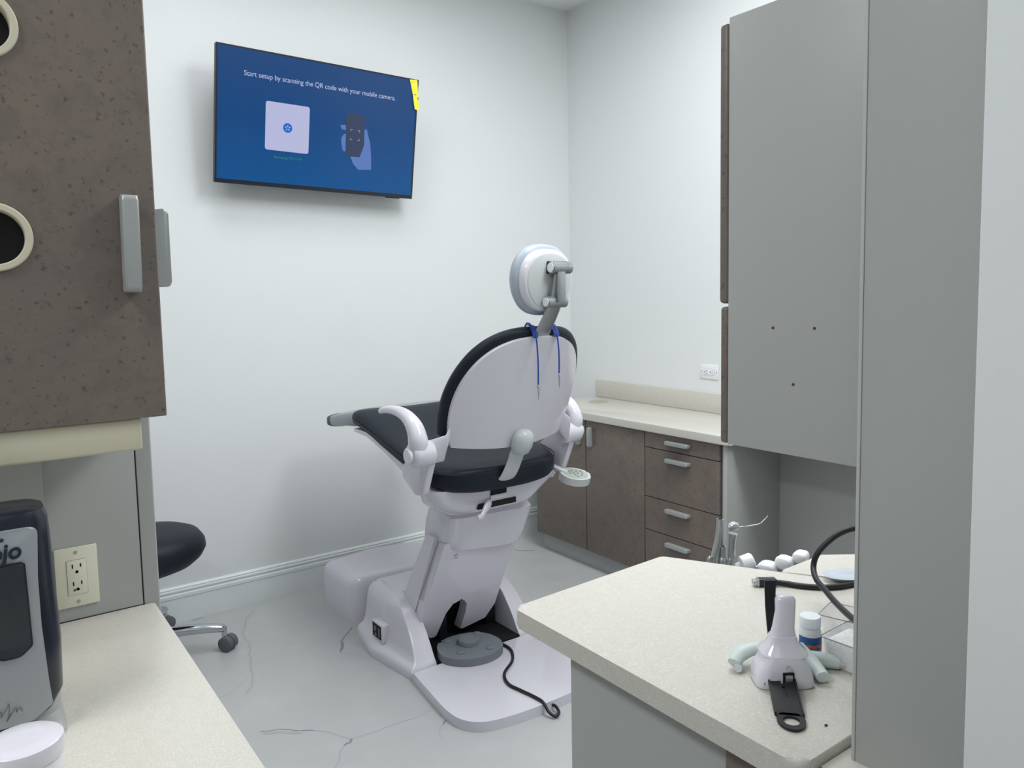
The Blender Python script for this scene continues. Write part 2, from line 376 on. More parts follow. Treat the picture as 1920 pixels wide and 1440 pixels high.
ks = thing('knee_space', (2.75, 1.6, 0), 'grey panelled knee space beside the brown drawer cabinet, under the grey wall cabinet', 'knee space')
B('back_panel', greyl, 2.94, 2.96, 1.2, 2.0735, 0, .784, .001, ks)
B('end_panel', greyl, XF+.02, 2.94, 1.18, 1.2, 0, .784, .001, ks)
B('side_panel', greyl, XF+.003, 2.94, 2.052, 2.072, 0, .784, .001, ks)
def outlet(name, M, label, pm, decora=True):
    """plate in local x (width .07) y (height .114) z out"""
    t = thing(name, M.translation, label, 'outlet')
    fin(box(NB(), -.036, .036, -.058, .058, 0, .005, .002), 'cover_plate', pm, t, xf=M)
    r = fin(box(NB(), -.0165, .0165, -.0335, .0335, .005, .0068, .0008), 'receptacle', pm, t, xf=M)
    bm = NB()
    for cy in (.017, -.017):
        box(bm, -.008, -.0058, cy+.001, cy+.009, .0066, .0071); box(bm, .0058, .008, cy+.002, cy+.009, .0066, .0071)
        lathe(bm, [(.0026, .0066), (.0026, .0071)], (0, cy-.006, 0), n=12); box(bm, -.0026, .0026, cy-.009, cy-.006, .0066, .0071)
    fin(bm, 'slots', dark, r, xf=M)
    bm = NB(); box(bm, -.0169, -.0165, -.034, .034, .005, .0056); box(bm, .0165, .0169, -.034, .034, .005, .0056); box(bm, -.0165, .0165, .0335, .034, .005, .0056)
    fin(bm, 'seam', rubber, t, xf=M)
    for cy in (.048, -.048): 
        bm = lathe(NB(), [(.0032, .005), (.0032, .0058), (.0025, .006)], (0, cy, 0), n=14); s = fin(bm, 'screw', pull, t, xf=M)
    return t, r
M = Matrix(((0, 0, -1, XR), (1, 0, 0, 2.526), (0, 1, 0, 1.023), (0, 0, 0, 1))) @ Matrix.Rotation(R(90), 4, 'Z')
outlet('power_outlet', M, 'white horizontal power outlet on the white wall above the far worktop', whitep)

# ------------------------------------------------------------------ upper cabinet on the right and its tall end panel
uc = thing('wall_cabinet', (1.4, .60, 1.193), 'tall grey wall cabinet with brown door edges and three screw holes, at the right', 'cabinet')
B('body', greyl, .950, 1.90, .424, .757, 1.193, 1.829, .0015, uc)
B('door', brown, .951, 1.425, .7585, .776, 1.409, 1.824, .006, uc, seg=3)
B('door', brown, .9515, 1.425, .7585, .7735, 1.193, 1.404, .005, uc, seg=3)
for y, z in ((.677, 1.374), (.611, 1.375), (.643, 1.295)):
    fin(lathe(NB(), [(.0021, 0), (.0021, .0008)], (.9493, y, z), 'x', 12), 'screw_hole', rust, uc, label='rusty screw hole')
epn = tag(B('end_panel', greyl, .924, .9485, .3925, .5268, .806, ZC-.005, .0012), 'tall grey laminate end panel standing in the foreground at the right', 'panel')
fin(box(NB(), .9230, .9495, .5270, .5320, .806, ZC-.005, .0012, 3), 'edge_highlight', mat('edge_highlight_paint', (186, 189, 187), .3), epn)  # lighter strip paints the highlight of the rounded edge catching light

# ------------------------------------------------------------------ peninsula
pen = rpoly([(.843, 1.185, .022), (1.283, 1.208, .02), (1.478, .845, 0), (1.60, .60, 0), (1.60, .552, 0), (.838, .550, .03)], 8)
tag(fin(prism(NB(), pen, XY(.784), .036, .007, 4), 'peninsula_worktop', cream), 'cream speckled peninsula worktop in the right foreground, tools lying on it', 'worktop')
pc = thing('peninsula_cabinet', (1.15, .82, 0), 'grey and brown cabinet under the right foreground worktop', 'cabinet')
B('body', greyl, .871, 1.28, .58, 1.046, 0, .783, .001, pc)
B('door', brown, .862, .8705, .56, .688, .09, .780, .002, pc)
sl2 = rpoly([(.868, .547, .012), (.868, .415, 0), (1.60, .415, 0), (1.60, .547, 0)])
tag(fin(prism(NB(), sl2, XY(.770), .036, .005, 3), 'lower_worktop', cream), 'narrow cream worktop strip abutting the peninsula at the bottom right corner', 'worktop')
lc = B('lower_cabinet', greyl, .90, 1.60, .42, .545, 0, .769, .001); tag(lc, 'grey cabinet body under the narrow cream worktop strip', 'cabinet')
pen2 = rpoly([(1.546, .952, .006), (1.40, .945, .01), (1.515, .80, 0), (1.63, .60, 0), (1.75, .70, 0)])
tag(fin(prism(NB(), rpoly([(1.570, .985, .008), (1.405, .982, .01), (1.49, .852, .0), (1.608, .62, .0), (1.72, .62, 0), (1.72, .88, 0)]), XY(.7845), .036, .003), 'rear_worktop', cream), 'pointed cream worktop corner behind the peninsula, beside the end panel', 'worktop')
tag(B('rear_cabinet', greyl, 1.52, 1.70, .64, .86, 0, .7835, .001), 'grey cabinet under the pointed rear worktop', 'cabinet')

# ------------------------------------------------------------------ left unit
lw = fin(prism(NB(), rpoly([(-.62, .42, 0), (.287, .42, .015), (.287, 1.6585, .004), (-.62, 1.6585, 0)]), XY(.785), .036, .003, 3), 'left_worktop', cream)
tag(lw, 'cream speckled worktop in the left foreground under the soap dispenser', 'worktop')
tag(B('left_base_cabinet', greyl, -.60, .262, .45, 1.63, 0, .784, .001), 'grey base cabinet under the left foreground worktop', 'cabinet')
tag(B('back_panel', greyl, -.62, .2665, 1.66, 1.676, .822, 1.26, .0008), 'grey back panel above the left worktop, holding the almond outlet', 'panel')
tag(B('corner_post', greyl, -.62, .108, 1.640, 1.6595, .822, 1.26, .002), 'grey filler strip behind the soap dispenser', 'panel')
tcb = thing('tall_cabinet', (0, 1.85, 0), 'tall grey cabinet with a rounded edge standing behind the left worktop', 'cabinet')
B('body', greyl, -.62, .292, 1.678, 2.02, 0, 1.95, .001, tcb)
ed = rpoly([(.2695, 1.6615, .001), (.299, 1.6615, .004), (.299, 2.02, .001), (.2925, 2.02, 0), (.2925, 1.6765, 0), (.2695, 1.6765, 0)])
d = fin(prism(NB(), ed, XY(0.0), 1.95), 'side_door', greyl, tcb)
M = Matrix(((1, 0, 0, .154), (0, 0, -1, 1.6598), (0, 1, 0, .9065), (0, 0, 0, 1)))
ot, orr = outlet('power_outlet', M, 'almond vertical power outlet with a green dot, on the left grey panel', almond)
fin(lathe(NB(), [(.0024, .0066), (.0024, .0073)], (-.0055, -.0245, 0), n=12), 'green_dot', green, orr, xf=M)
lu = thing('wall_cabinet', (0, 1.5, 1.19), 'brown mottled wall cabinet with two round ports, at the upper left', 'cabinet')
B('body', greyl, -.62, .245, 1.372, 1.658, 1.243, 1.95, .001, lu)
# door with two round ports cut through
bm = NB(); y0 = 1.350
ports = [(.050, 1.527, .040), (.050, 1.828, .040)]
def plate_with_holes(bm, x0, x1, z0, z1, y0, y1, holes, n=40):
    cells = []
    zs = sorted([z0, z1]+[h[1]+s*h[2]*1.5 for h in holes for s in (-1, 1)])
    def quad(xa, xb, za, zb):
        if zb-za > 1e-6: box(bm, xa, xb, y0, y1, za, zb)
    cur = z0
    for cx, cz, r in sorted(holes, key=lambda h: h[1]):
        s = r*1.5; quad(x0, x1, cur, cz-s); quad(x0, cx-s, cz-s, cz+s); quad(cx+s, x1, cz-s, cz+s); cur = cz+s
        I, O = [], []
        for y in (y0, y1):
            ri, ro = [], []
            for k in range(n):
                a = 2*PI*k/n+PI/4; c, s_ = math.cos(a), math.sin(a); mx = max(abs(c), abs(s_))
                ri.append(bm.verts.new((cx+r*c, y, cz+r*s_))); ro.append(bm.verts.new((cx+s*c/mx, y, cz+s*s_/mx)))
            I.append(ri); O.append(ro)
        for k in range(n):
            j = (k+1) % n
            bm.faces.new((I[0][k], I[0][j], O[0][j], O[0][k])); bm.faces.new((I[1][k], I[1][j], O[1][j], O[1][k])); bm.faces.new((I[0][k], I[0][j], I[1][j], I[1][k]))
    quad(x0, x1, cur, z1)
plate_with_holes(bm, -.18, .2665, 1.242, 1.95, y0, 1.370, ports)
d = fin(bm, 'door', brown, lu)
fin(lathe(NB(), [(.0035, 0), (.0035, .708)], (.2665, 1.3535, 1.242), n=12), 'edge_roll', brown, d)
for cx, cz, r in ports:
    bm = NB(); n = 48; prof = [(.0395, 1.372), (.0395, 1.347), (.041, 1.3445), (.048, 1.3445), (.0497, 1.346), (.050, 1.3499)]
    rings = [[bm.verts.new((cx+rr*math.cos(2*PI*k/n), yy, cz+rr*math.sin(2*PI*k/n))) for k in range(n)] for rr, yy in prof]
    for a, b2 in zip(rings, rings[1:]):
        for k in range(n): bm.faces.new((a[k], a[(k+1) % n], b2[(k+1) % n], b2[k]))
    fin(bm, 'port_ring', creamp, d)
    fin(lathe(NB(), [(.046, 0), (.046, .0008)], (cx, 1.3705, cz), 'y', 40), 'port_interior', dark, d)
B('door', brown, -.62, -.184, 1.350, 1.370, 1.242, 1.95, .003, lu)
fin(pull_bar(NB(), (.227, 1.350, 1.444), (.229, 1.350, 1.595), (0, -1, 0), .0078, .026), 'handle', pull, d)
sdr = B('side_door', greyl, .2452, .300, 1.515, 1.657, 1.245, 1.95, .002, lu)
fin(pull_bar(NB(), (.300, 1.556, 1.456), (.300, 1.556, 1.600), (1, 0, 0), .0070, .026), 'handle', pull, sdr)
fin(box(NB(), -.62, .232, 1.357, 1.640, 1.189, 1.2415, .004, 3), 'under_cabinet_light_box', creamp, lu)

# ------------------------------------------------------------------ soap dispenser
sd = thing('soap_dispenser', (.031, 1.27, .821), 'black and silver touch-free soap dispenser standing on the left worktop', 'soap dispenser')
cx = .030
def half(pts): return [(cx+x, z) for x, z in pts]
def ring_d(hw, y0, y1, z, e=3.2, n=32): return sring((cx, (y0+y1)/2, z), (1, 0, 0), (0, 1, 0), hw, (y1-y0)/2, n, e)
fin(loft(NB(), [ring_d(.046, 1.262, 1.335, 1.142), ring_d(.054, 1.254, 1.345, 1.138), ring_d(.058, 1.248, 1.35, 1.125), ring_d(.0595, 1.247, 1.35, 1.10), ring_d(.061, 1.242, 1.35, 1.03), ring_d(.064, 1.238, 1.35, .945), ring_d(.062, 1.240, 1.35, .872), ring_d(.050, 1.244, 1.35, .850), ring_d(.03, 1.25, 1.35, .842)]), 'housing', blackg, sd)
face = rpoly([(cx-.042, 1.120, .012), (cx+.042, 1.120, .012), (cx+.038, 1.05, .03), (cx+.038, .98, .03), (cx+.042, .90, .02), (cx+.045, .864, .004), (cx+.02, .849, .01), (cx-.02, .849, .01), (cx-.045, .864, .004), (cx-.042, .90, .02), (cx-.038, .98, .03), (cx-.038, 1.05, .03)], 5)
def fy(u, v, w_): 
    t_ = (1.13-v)/.28; return Vector((u, 1.2475-.010*t_-w_+ (abs(u-cx)/.045)**3*.004, v))
fin(prism(NB(), face, fy, .006, .0015, 2), 'front_cover', silverp, sd)
win = rpoly([(cx-.022, 1.072, .006), (cx+.022, 1.072, .006), (cx+.024, .957, .008), (cx+.01, .945, .015), (cx-.01, .945, .015), (cx-.024, .957, .008)])
wr = fin(prism(NB(), [((p[0]-cx)*1.10+cx, (p[1]-1.01)*1.04+1.01) for p in win], lambda u, v, w_: fy(u, v, w_+.0045), .0022, .0005, 1), 'window_rim', blackg, sd)
fin(prism(NB(), win, lambda u, v, w_: fy(u, v, w_+.0062), .0012, .0004, 1), 'window', smoke, sd)
ML = Matrix(((1, 0, 0, cx-.031), (0, .04, -1, 1.2385), (0, 1, 0, 1.0815), (0, 0, 0, 1)))
text('logo', 'gojo', .031, navy, ML, sd, shear=.15, bold=.0009, width=.052, ext=.0006)
bm = NB(); pts = []
for k in range(10): a = PI/2+k*PI/5; rr = .0042 if k % 2 == 0 else .0018; pts.append(Vector((cx-.001+rr*math.cos(a), 1.109+rr*math.sin(a))))
prism(bm, pts, lambda u, v, w_: Vector((u, 1.2400-w_, v)), .0008); fin(bm, 'star', navy, sd)
fin(tube(NB(), [(cx-.022, 1.2315, .868), (cx-.016, 1.231, .874), (cx-.017, 1.2312, .866), (cx-.010, 1.231, .876), (cx-.007, 1.2305, .882), (cx-.008, 1.231, .866), (cx-.011, 1.2315, .858), (cx-.003, 1.231, .870), (cx+.001, 1.231, .874), (cx+.001, 1.231, .868), (cx+.005, 1.231, .873), (cx+.008, 1.231, .867)], .0005, 6, 6), 'script_print', rubberd, sd)
fin(loft(NB(), [ring_d(.060, 1.20, 1.345, .8212), ring_d(.061, 1.20, 1.346, .826), ring_d(.059, 1.25, 1.346, .84), ring_d(.060, 1.262, 1.346, .875)]), 'base', greyd, sd)
# lidded jar
jr = thing('jar', (.034, 1.047, .821), 'white lidded jar at the bottom left corner of the left worktop', 'jar')
fin(lathe(NB(), [(.036, 0), (.039, .003), (.040, .012), (.040, .072), (.037, .076)], (.030, 1.047, .8212), n=48), 'body', whitep, jr)
fin(lathe(NB(), [(.0405, 0), (.0425, .002), (.0430, .006), (.0430, .018), (.0420, .0215), (.0395, .0230), (.020, .0233), (.001, .0234)], (.030, 1.047, .8945), n=56), 'lid', gloss, jr)

# ------------------------------------------------------------------ rolling stool
st = thing('rolling_stool', (.50, 3.26, 0), 'black rolling stool with chrome base beside the white wall, partly behind the left cabinet', 'stool')
SX, SY = .475, 3.24
bm = NB(); rings = []
for z, k in ((.372, .50), (.376, .66), (.392, .82), (.42, .94), (.452, 1.0), (.482, .985), (.508, .92), (.522, .80), (.529, .55), (.530, .2)): rings.append(sring((SX+.04*(.45-z)*0, SY, z), (1, 0, 0), (0, 1, 0), .285*k, .22*k, 36, 2.3))
fin(loft(bm, rings), 'seat', vinyl, st, 60)
fin(lathe(NB(), [(.05, .10), (.05, .13), (.03, .135), (.03, .30), (.014, .301), (.014, .39)], (SX, SY, 0), n=24), 'gas_column', chrome, st)
for k in range(5):
    a = R(-13+72*k); dx, dy = math.cos(a), math.sin(a); r_ = .335
    tip = Vector((SX+dx*r_, SY+dy*r_, .088))
    leg = fin(tube(NB(), [(SX+dx*.03, SY+dy*.03, .115), (SX+dx*.2, SY+dy*.2, .112), (SX+dx*(r_-.02), SY+dy*(r_-.02), .098), tuple(tip)], [.026, .024, .020, .015], 16, 5, .85, side=(-dy, dx, 0)), 'leg', chrome, st)
    fin(lathe(NB(), [(.011, .052), (.011, .098), (.006, .100)], (tip.x, tip.y, 0), n=14), 'stem', chrome, leg)
    M = Matrix.Rotation(a+R(50), 4, 'Z')
    bm = NB()
    lathe(bm, [(.022, -.030), (.030, -.026), (.030, -.003), (.027, -.002), (.027, .002), (.030, .003), (.030, .026), (.022, .030)], (tip.x+.012*dx, tip.y+.012*dy, .0305), 'x', 24, M=M)
    fin(bm, 'caster', rubberd, leg)

# ------------------------------------------------------------------ dental chair
XC = 1.583
ch = thing('dental_chair', (XC, 2.5, 0), 'white and black dental treatment chair with raised headrest, in the middle of the room', 'dental chair')
# front floor plate
pl = blob([(1.288, 2.468), (1.276, 2.38), (1.264, 2.28), (1.252, 2.17), (1.258, 2.09), (1.292, 2.036), (1.35, 2.008), (1.45, 1.992), (1.58, 1.988), (1.72, 1.992), (1.83, 2.008), (1.895, 2.04), (1.925, 2.09), (1.930, 2.17), (1.915, 2.28), (1.90, 2.468)], 6, False)
fin(prism(NB(), pl, XY(.0), .036, .016, 5, True), 'floor_plate', gloss, ch)
fin(prism(NB(), rpoly([(1.36, 2.475, 0), (1.36, 2.98, .02), (1.83, 2.98, .02), (1.83, 2.475, 0)]), XY(0), .032), 'shaded_base_tray', dark, ch)  # near-black floor: shade between the side covers put into the colour
CXB = 1.594
for s in (1, -1):
    rings = []
    for z, f_, m_, b_, yf, yb in ((0, 1.288, 1.252, 1.30, 2.472, 3.00), (.022, 1.287, 1.251, 1.30, 2.472, 3.0), (.036, 1.292, 1.259, 1.306, 2.476, 2.996), (.044, 1.304, 1.275, 1.315, 2.484, 2.990), (.056, 1.313, 1.291, 1.325, 2.494, 2.985), (.085, 1.319, 1.302, 1.333, 2.512, 2.98), (.13, 1.325, 1.309, 1.338, 2.545, 2.975), (.175, 1.330, 1.315, 1.342, 2.588, 2.97), (.205, 1.336, 1.323, 1.348, 2.628, 2.96), (.221, 1.345, 1.334, 1.358, 2.662, 2.945), (.229, 1.360, 1.352, 1.370, 2.695, 2.92)):
        q = rpoly([(1.398, yf, .004), (f_, yf, .006), (m_, 2.75, .25), (b_, yb, .05), (1.398, yb, .004)], 6)
        rings.append([Vector((p.x if s == 1 else 2*CXB-p.x, p.y, z)) for p in q])
    fin(loft(NB(), rings), 'side_cover', gloss, ch, 50)
fin(box(NB(), 1.3985, 1.7895, 2.70, 2.95, .03, .165, .004), 'shaded_well', dark, ch)  # dark lining paints the shadow cast inside by the side covers
for x_ in (1.405, 1.735): fin(box(NB(), x_, x_+.05, 2.64, 2.70, .032, .17, .006), 'pivot_block', blackp, ch)
# bridge over the well behind the column
fin(box(NB(), 1.372, 1.816, 2.735, 2.955, .034, .2285, .018, 4), 'rear_cover', gloss, ch, 45)
# switch box on the left cheek
sw = fin(box(NB(), 1.283, 1.325, 2.700, 2.795, .056, .130, .006, 3), 'socket_box', gloss, ch)
fin(box(NB(), 1.2815, 1.2845, 2.712, 2.786, .066, .122, .001), 'socket_face', dark, sw)
bm = NB(); box(bm, 1.2805, 1.2822, 2.720, 2.732, .074, .112); lathe(bm, [(.011, 0), (.011, .0012)], (1.2805, 2.762, .102), 'x', 14); lathe(bm, [(.008, 0), (.008, .0012)], (1.2805, 2.758, .078), 'x', 14); 
fin(bm, 'socket_fittings', rubber, sw)
# white equipment box in front of the base (towards the wall)
bx = rpoly([(1.315, 3.405, .05), (1.322, 3.075, .075), (1.86, 3.015, .09), (1.88, 3.39, .08), (1.60, 3.47, .2)], 8)
bm = NB(); rings = []
for z, k, in ((0, 0), (.150, 0), (.172, .006), (.186, .018), (.194, .040), (.199, .080)):
    c_ = Vector((1.60, 3.24)); rings.append([Vector((*(Vector(p[:2])+(c_-Vector(p[:2])).normalized()*k), z)) for p in bx])
eb = fin(loft(bm, rings), 'utility_box', gloss, None, 40); tag(eb, 'low white rounded utility box on the floor between the chair base and the wall', 'box')

# lift column
n_c = Vector((0, .199, -.485)).normalized(); dY = -.199/.485        # face leans: Y grows as z falls
def cp(x, z, back=0): return Vector((x, 2.39+(z-.607)*dY+back, z))
body = rpoly([(1.425, .50, 0), (1.795, .50, 0), (1.752, .32, .02), (1.742, .147, .02), (1.708, .085, .012), (1.590, .062, .006), (1.597, .15, .02), (1.590, .218, .035), (1.535, .222, .04), (1.500, .17, .03), (1.475, .064, .006), (1.448, .066, .012), (1.385, .150, .02), (1.392, .25, .02)], 6)
bm = prism(NB(), body, lambda u, v, w_: cp(u, v, w_), .050, .007, 3)
col = fin(bm, 'column_cover', gloss, ch, 30)
sid = [(1.384, .158), (1.420, .53)]
prof = rpoly([(.052, .52, .01), (.115, .52, .01), (.175, .165, .03), (.110, .135, .02), (.052, .155, .01)])
for xl, xt, s in ((1.380, 1.405, 1), (1.758, 1.795, -1)):
    bm = NB(); ra = []; rb = []
    for y, z in prof:
        t_ = (z-.15)/.37; x = xl+(xt-xl)*t_; p = cp(x, z, y); ra.append(p); rb.append(p+Vector((s*.05, 0, 0)))
    loft(bm, [ra, rb]); bmesh.ops.bevel(bm, geom=[e for e in bm.edges if abs((e.verts[0].co-e.verts[1].co).x) < 1e-5], offset=.006, segments=3, affect='EDGES', profile=.5)
    fin(bm, 'column_side', gloss, ch, 40)
fin(box(NB(), 1.50, 1.54, 2.63, 2.69, .032, .20, .004), 'lift_arm', blackp, ch)
bm = loft(NB(), [[cp(x, z, y) for x, y in rpoly([(1.43, .062, .005), (1.43, .13, .01), (1.74, .13, .01), (1.74, .062, .005)])] for z in (.22, .50)])
fin(bm, 'lift_link', blackp, ch)
# cap of the column
cap = [(z, hw, c) for z, hw, c in ((.450, .160, 1.610), (.458, .178, 1.612), (.50, .192, 1.617), (.56, .198, 1.617), (.600, .197, 1.617), (.618, .188, 1.615), (.626, .165, 1.612))]
bm = NB(); rings = []
for z, hw, c in cap:
    f_ = 2.39+(z-.607)*dY; y0_ = f_-.016+(.02 if z > .61 else 0); y1_ = f_+.19
    sk_ = .012 if z < .47 else 0
    rings.append([Vector((p.x, p.y, z-(p.x-c)*.10*(1 if z < .47 else .3)-(0))) for p in sring((c, (y0_+y1_)/2, z), (1, 0, 0), (0, 1, 0), hw, (y1_-y0_)/2, 40, 6)])
fin(loft(bm, rings), 'column_cap', gloss, ch, 40)
for x, z in ((1.487, .437), (1.742, .437)):
    M = Matrix.Rotation(math.atan2(.199, .485), 4, 'X')
    fin(lathe(NB(), [(.0075, .002), (.0075, -.004), (.005, -.0055)], cp(x, z, -.001), 'y', 18, M=M), 'screw', chrome, col)
# under frame (pan)
bm = NB(); rings = []
for z, x0, x1, y0_, y1_ in ((.628, 1.42, 1.745, 2.345, 2.54), (.640, 1.385, 1.765, 2.315, 2.53), (.670, 1.345, 1.785, 2.295, 2.50), (.715, 1.305, 1.835, 2.285, 2.43), (.745, 1.285, 1.865, 2.28, 2.41)):
    rings.append(sring(((x0+x1)/2, (y0_+y1_)/2, z), (1, 0, 0), (0, 1, 0), (x1-x0)/2, (y1_-y0_)/2, 40, 5))
fin(loft(bm, rings), 'seat_pan', gloss, ch, 40)
# thin white under-shell following the upholstery
def ush(x0, x1):
    prof = [(2.30, .735), (2.47, .792), (2.70, .852), (2.845, .884), (2.96, .886), (2.96, .872), (2.84, .866), (2.70, .832), (2.50, .765), (2.32, .712)]
    return prism(NB(), [Vector(p) for p in prof], lambda u, v, w_: Vector((x0+w_, u, v)), x1-x0)
fin(ush(XC-.272, XC+.272), 'under_shell', gloss, ch, 30)
# seat upholstery, lofted along Y
secs = [(2.235, .10, .755, .800), (2.240, .17, .745, .812), (2.255, .215, .742, .818), (2.285, .252, .740, .824), (2.33, .272, .748, .830), (2.40, .283, .770, .836), (2.55, .287, .812, .862), (2.70, .288, .850, .900), (2.82, .288, .884, .940), (2.90, .287, .892, .962), (2.945, .284, .896, .965), (2.962, .278, .902, .955)]
def seat_ring(y, hw, z0, z1, n=40):
    out = []; cz = (z0+z1)/2; hz = (z1-z0)/2+.014
    for p in sring((XC, y, cz), (1, 0, 0), (0, 0, 1), hw, hz, n, 3.6):
        q = p.copy(); u = (q.x-XC)/hw
        if q.z > cz: q.z -= .022*(1-u*u)*min(1, hw/.28)
        out.append(q)
    return out
fin(loft(NB(), [seat_ring(*s) for s in secs]), 'seat_cushion', vinyl, ch, 50)
seam = [(XC-.288, y, (a+b2)/2+.006) for y, _, a, b2 in secs[4:]]
fin(tube(NB(), [(XC-.2885, 2.34, .800), (XC-.290, 2.55, .848), (XC-.290, 2.75, .893), (XC-.289, 2.93, .930)], .002, 8), 'piping', blackp, ch)
rs = [(.290, 2.42, .826), (.277, 2.335, .816), (.250, 2.284, .808), (.195, 2.250, .803), (.10, 2.2365, .799), (0, 2.2335, .798)]
fin(tube(NB(), [(XC-x, y, z) for x, y, z in rs]+[(XC+x, y, z) for x, y, z in rs[::-1][1:]], .0022, 8), 'piping', blackp, ch)
# leg rest with clear foot sleeve
lsec = [(2.955, .268, .900, .950), (2.97, .274, .888, .958), (3.05, .274, .880, .945), (3.15, .274, .870, .925), (3.222, .272, .860, .908), (3.238, .268, .866, .900)]
fin(loft(NB(), [sring((XC, y, (a+b2)/2), (1, 0, 0), (0, 0, 1), hw, (b2-a)/2+.006, 36, 5) for y, hw, a, b2 in lsec]), 'foot_sleeve', foil, ch, 50, label='clear grey plastic sleeve over the foot end')
fin(loft(NB(), [sring((XC, y, (a+b2)/2), (1, 0, 0), (0, 0, 1), hw, (b2-a)/2+.008, 36, 5) for y, hw, a, b2 in ((3.226, .275, .859, .907), (3.244, .275, .859, .905), (3.250, .270, .862, .900))]), 'foot_end_trim', rubberd, ch, 50)
# back shell --------------------------------------------------------------
bv = Vector((0, 2.02-2.28, 1.29-.70)).normalized(); bn = Vector((1, 0, 0)).cross(bv)     # bn: towards the viewer side (-Y)
if bn.y > 0: bn = -bn
P0 = Vector((XC, 2.28, .70))
def bp(u, v, d=0): return P0+Vector((u, 0, 0))+bv*v-bn*d       # d>0: towards the patient
_pw = [(.205, .236), (.24, .250), (.30, .259), (.36, .261), (.42, .254), (.48, .237), (.54, .207), (.585, .168), (.612, .128), (.628, .088), (.636, .045), (.638, .012)]
prof_w = [tuple(p) for p in blob(_pw, 4, False)]
def wrapd(u): return .060*(abs(u)/.26)**2.0
def shell_grid(bm, grow, dd, nu=32, lug=False):
    V = []
    for v, hw in prof_w:
        hw2 = hw+grow; vv = v+(grow if v > .5 else 0)*((v-.4)/.236)
        V.append([bm.verts.new(bp(hw2*math.sin(PI/2*(2*k/nu-1)), vv, wrapd(hw2*math.sin(PI/2*(2*k/nu-1)))+dd)) for k in range(nu+1)])
    return V
def shell_solid(grow, d0, d1, nu=32):
    bm = NB(); A = shell_grid(bm, grow, d0, nu); C2 = shell_grid(bm, grow, d1, nu)
    for G, fl_ in ((A, 0), (C2, 1)):
        for a, b2 in zip(G, G[1:]):
            for k in range(nu): bm.faces.new((a[k], a[k+1], b2[k+1], b2[k]))
    loopA = A[0]+[r[-1] for r in A[1:]]+A[-1][::-1][1:]+[r[0] for r in A[::-1][1:-1]]
    loopC = C2[0]+[r[-1] for r in C2[1:]]+C2[-1][::-1][1:]+[r[0] for r in C2[::-1][1:-1]]
    n = len(loopA)
    for k in range(n): bm.faces.new((loopA[k], loopA[(k+1) % n], loopC[(k+1) % n], loopC[k]))
    return bm
sh = fin(shell_solid(0, 0, .012), 'back_shell', gloss, ch, 50)
# cushion on the patient side, slightly larger than the shell
bm = NB()
levels = [(-.012, .0125), (.010, .0135), (.020, .022), (.024, .036), (.018, .050), (.002, .058), (-.03, .062)]
def cush_loop(grow, d):
    out = []
    pw = [p for p in prof_w if p[0] > .235]
    left = []; right = []
    for v, hw in pw:
        s = 1 if v < .5 else 1
        vv = v+grow*max(0, (v-.42)/.216); h2 = hw+grow
        left.append(bp(-h2, vv, wrapd(hw)+d)); right.append(bp(h2, vv, wrapd(hw)+d))
    return right+left[::-1]
loft(bm, [cush_loop(g, d) for g, d in levels])
fin(bm, 'back_cushion', vinyl, ch, 60)
# hinge lugs wrapping forward from the shell's lower corners to the arm pivots
AY, AZ = 2.262, .897
for s in (-1, 1):
    bm = NB(); rings = []
    p0_ = bp(s*.190, .258, .048)
    for c_, h, th_, tl_ in ((p0_, .030, .003, 0), (bp(s*.222, .246, .062), .036, .004, .0), (bp(s*.244, .247, .064), .041, .008, .12), (Vector((XC+s*.272, 2.225, .913)), .048, .011, .4), (Vector((XC-.008+s*.292, 2.252, .902)), .043, .014, .8), (Vector((XC-.016+s*.305, 2.262, .898)), .041, .018, 1)):
        uu = (bv*(1-tl_)+Vector((0, 0, 1))*tl_).normalized(); nn = (-bn*(1-tl_)+Vector((0, 1, 0))*tl_).normalized()
        rings.append([c_+uu*(h*math.sin(2*PI*k/28)) - nn*(th_*math.cos(2*PI*k/28)) for k in range(28)])
    loft(bm, rings); fin(bm, 'hinge_lug', gloss, ch, 60)
    px = XC-.016+s*.342
    # pivot drum
    fin(lathe(NB(), [(.036, -.058), (.043, -.052), (.045, -.03), (.045, .010), (.042, .020), (.036, .026)], (px, AY, AZ), 'x', 32, M=Matrix.Scale(s, 4, (1, 0, 0))), 'pivot_drum', gloss, ch)
    fin(lathe(NB(), [(.027, .024), (.027, .036), (.023, .040)], (px, AY, AZ), 'x', 28, M=Matrix.Scale(s, 4, (1, 0, 0))), 'pivot_cap', whitep, ch)
    # arm rest
    ay = [(AY-.004, AZ+.010, .036), (AY-.010, AZ+.052, .034), (AY+.016, AZ+.096, .029), (AY+.074, AZ+.125, .023), (AY+.152, AZ+.134, .018), (AY+.225, AZ+.128, .014), (AY+.262, AZ+.119, .011)]
    fin(tube(NB(), [(px, y, z) for y, z, r in ay], [r for _, _, r in ay], 20, 8, .95, side=(1, 0, 0)), 'arm_rest', gloss, ch, 60)
    # bracket plate from pivot down to the pan
    pts = rpoly([(2.225, .905, .02), (2.30, .915, .03), (2.425, .835, .01), (2.455, .790, .02), (2.350, .735, .02), (2.300, .742, .015)], 5)
    x0 = XC+s*.298
    fin(prism(NB(), pts, lambda u, v, w_: Vector((x0+s*w_, u, v)), .024, .006, 3), 'side_bracket', gloss, ch, 40)
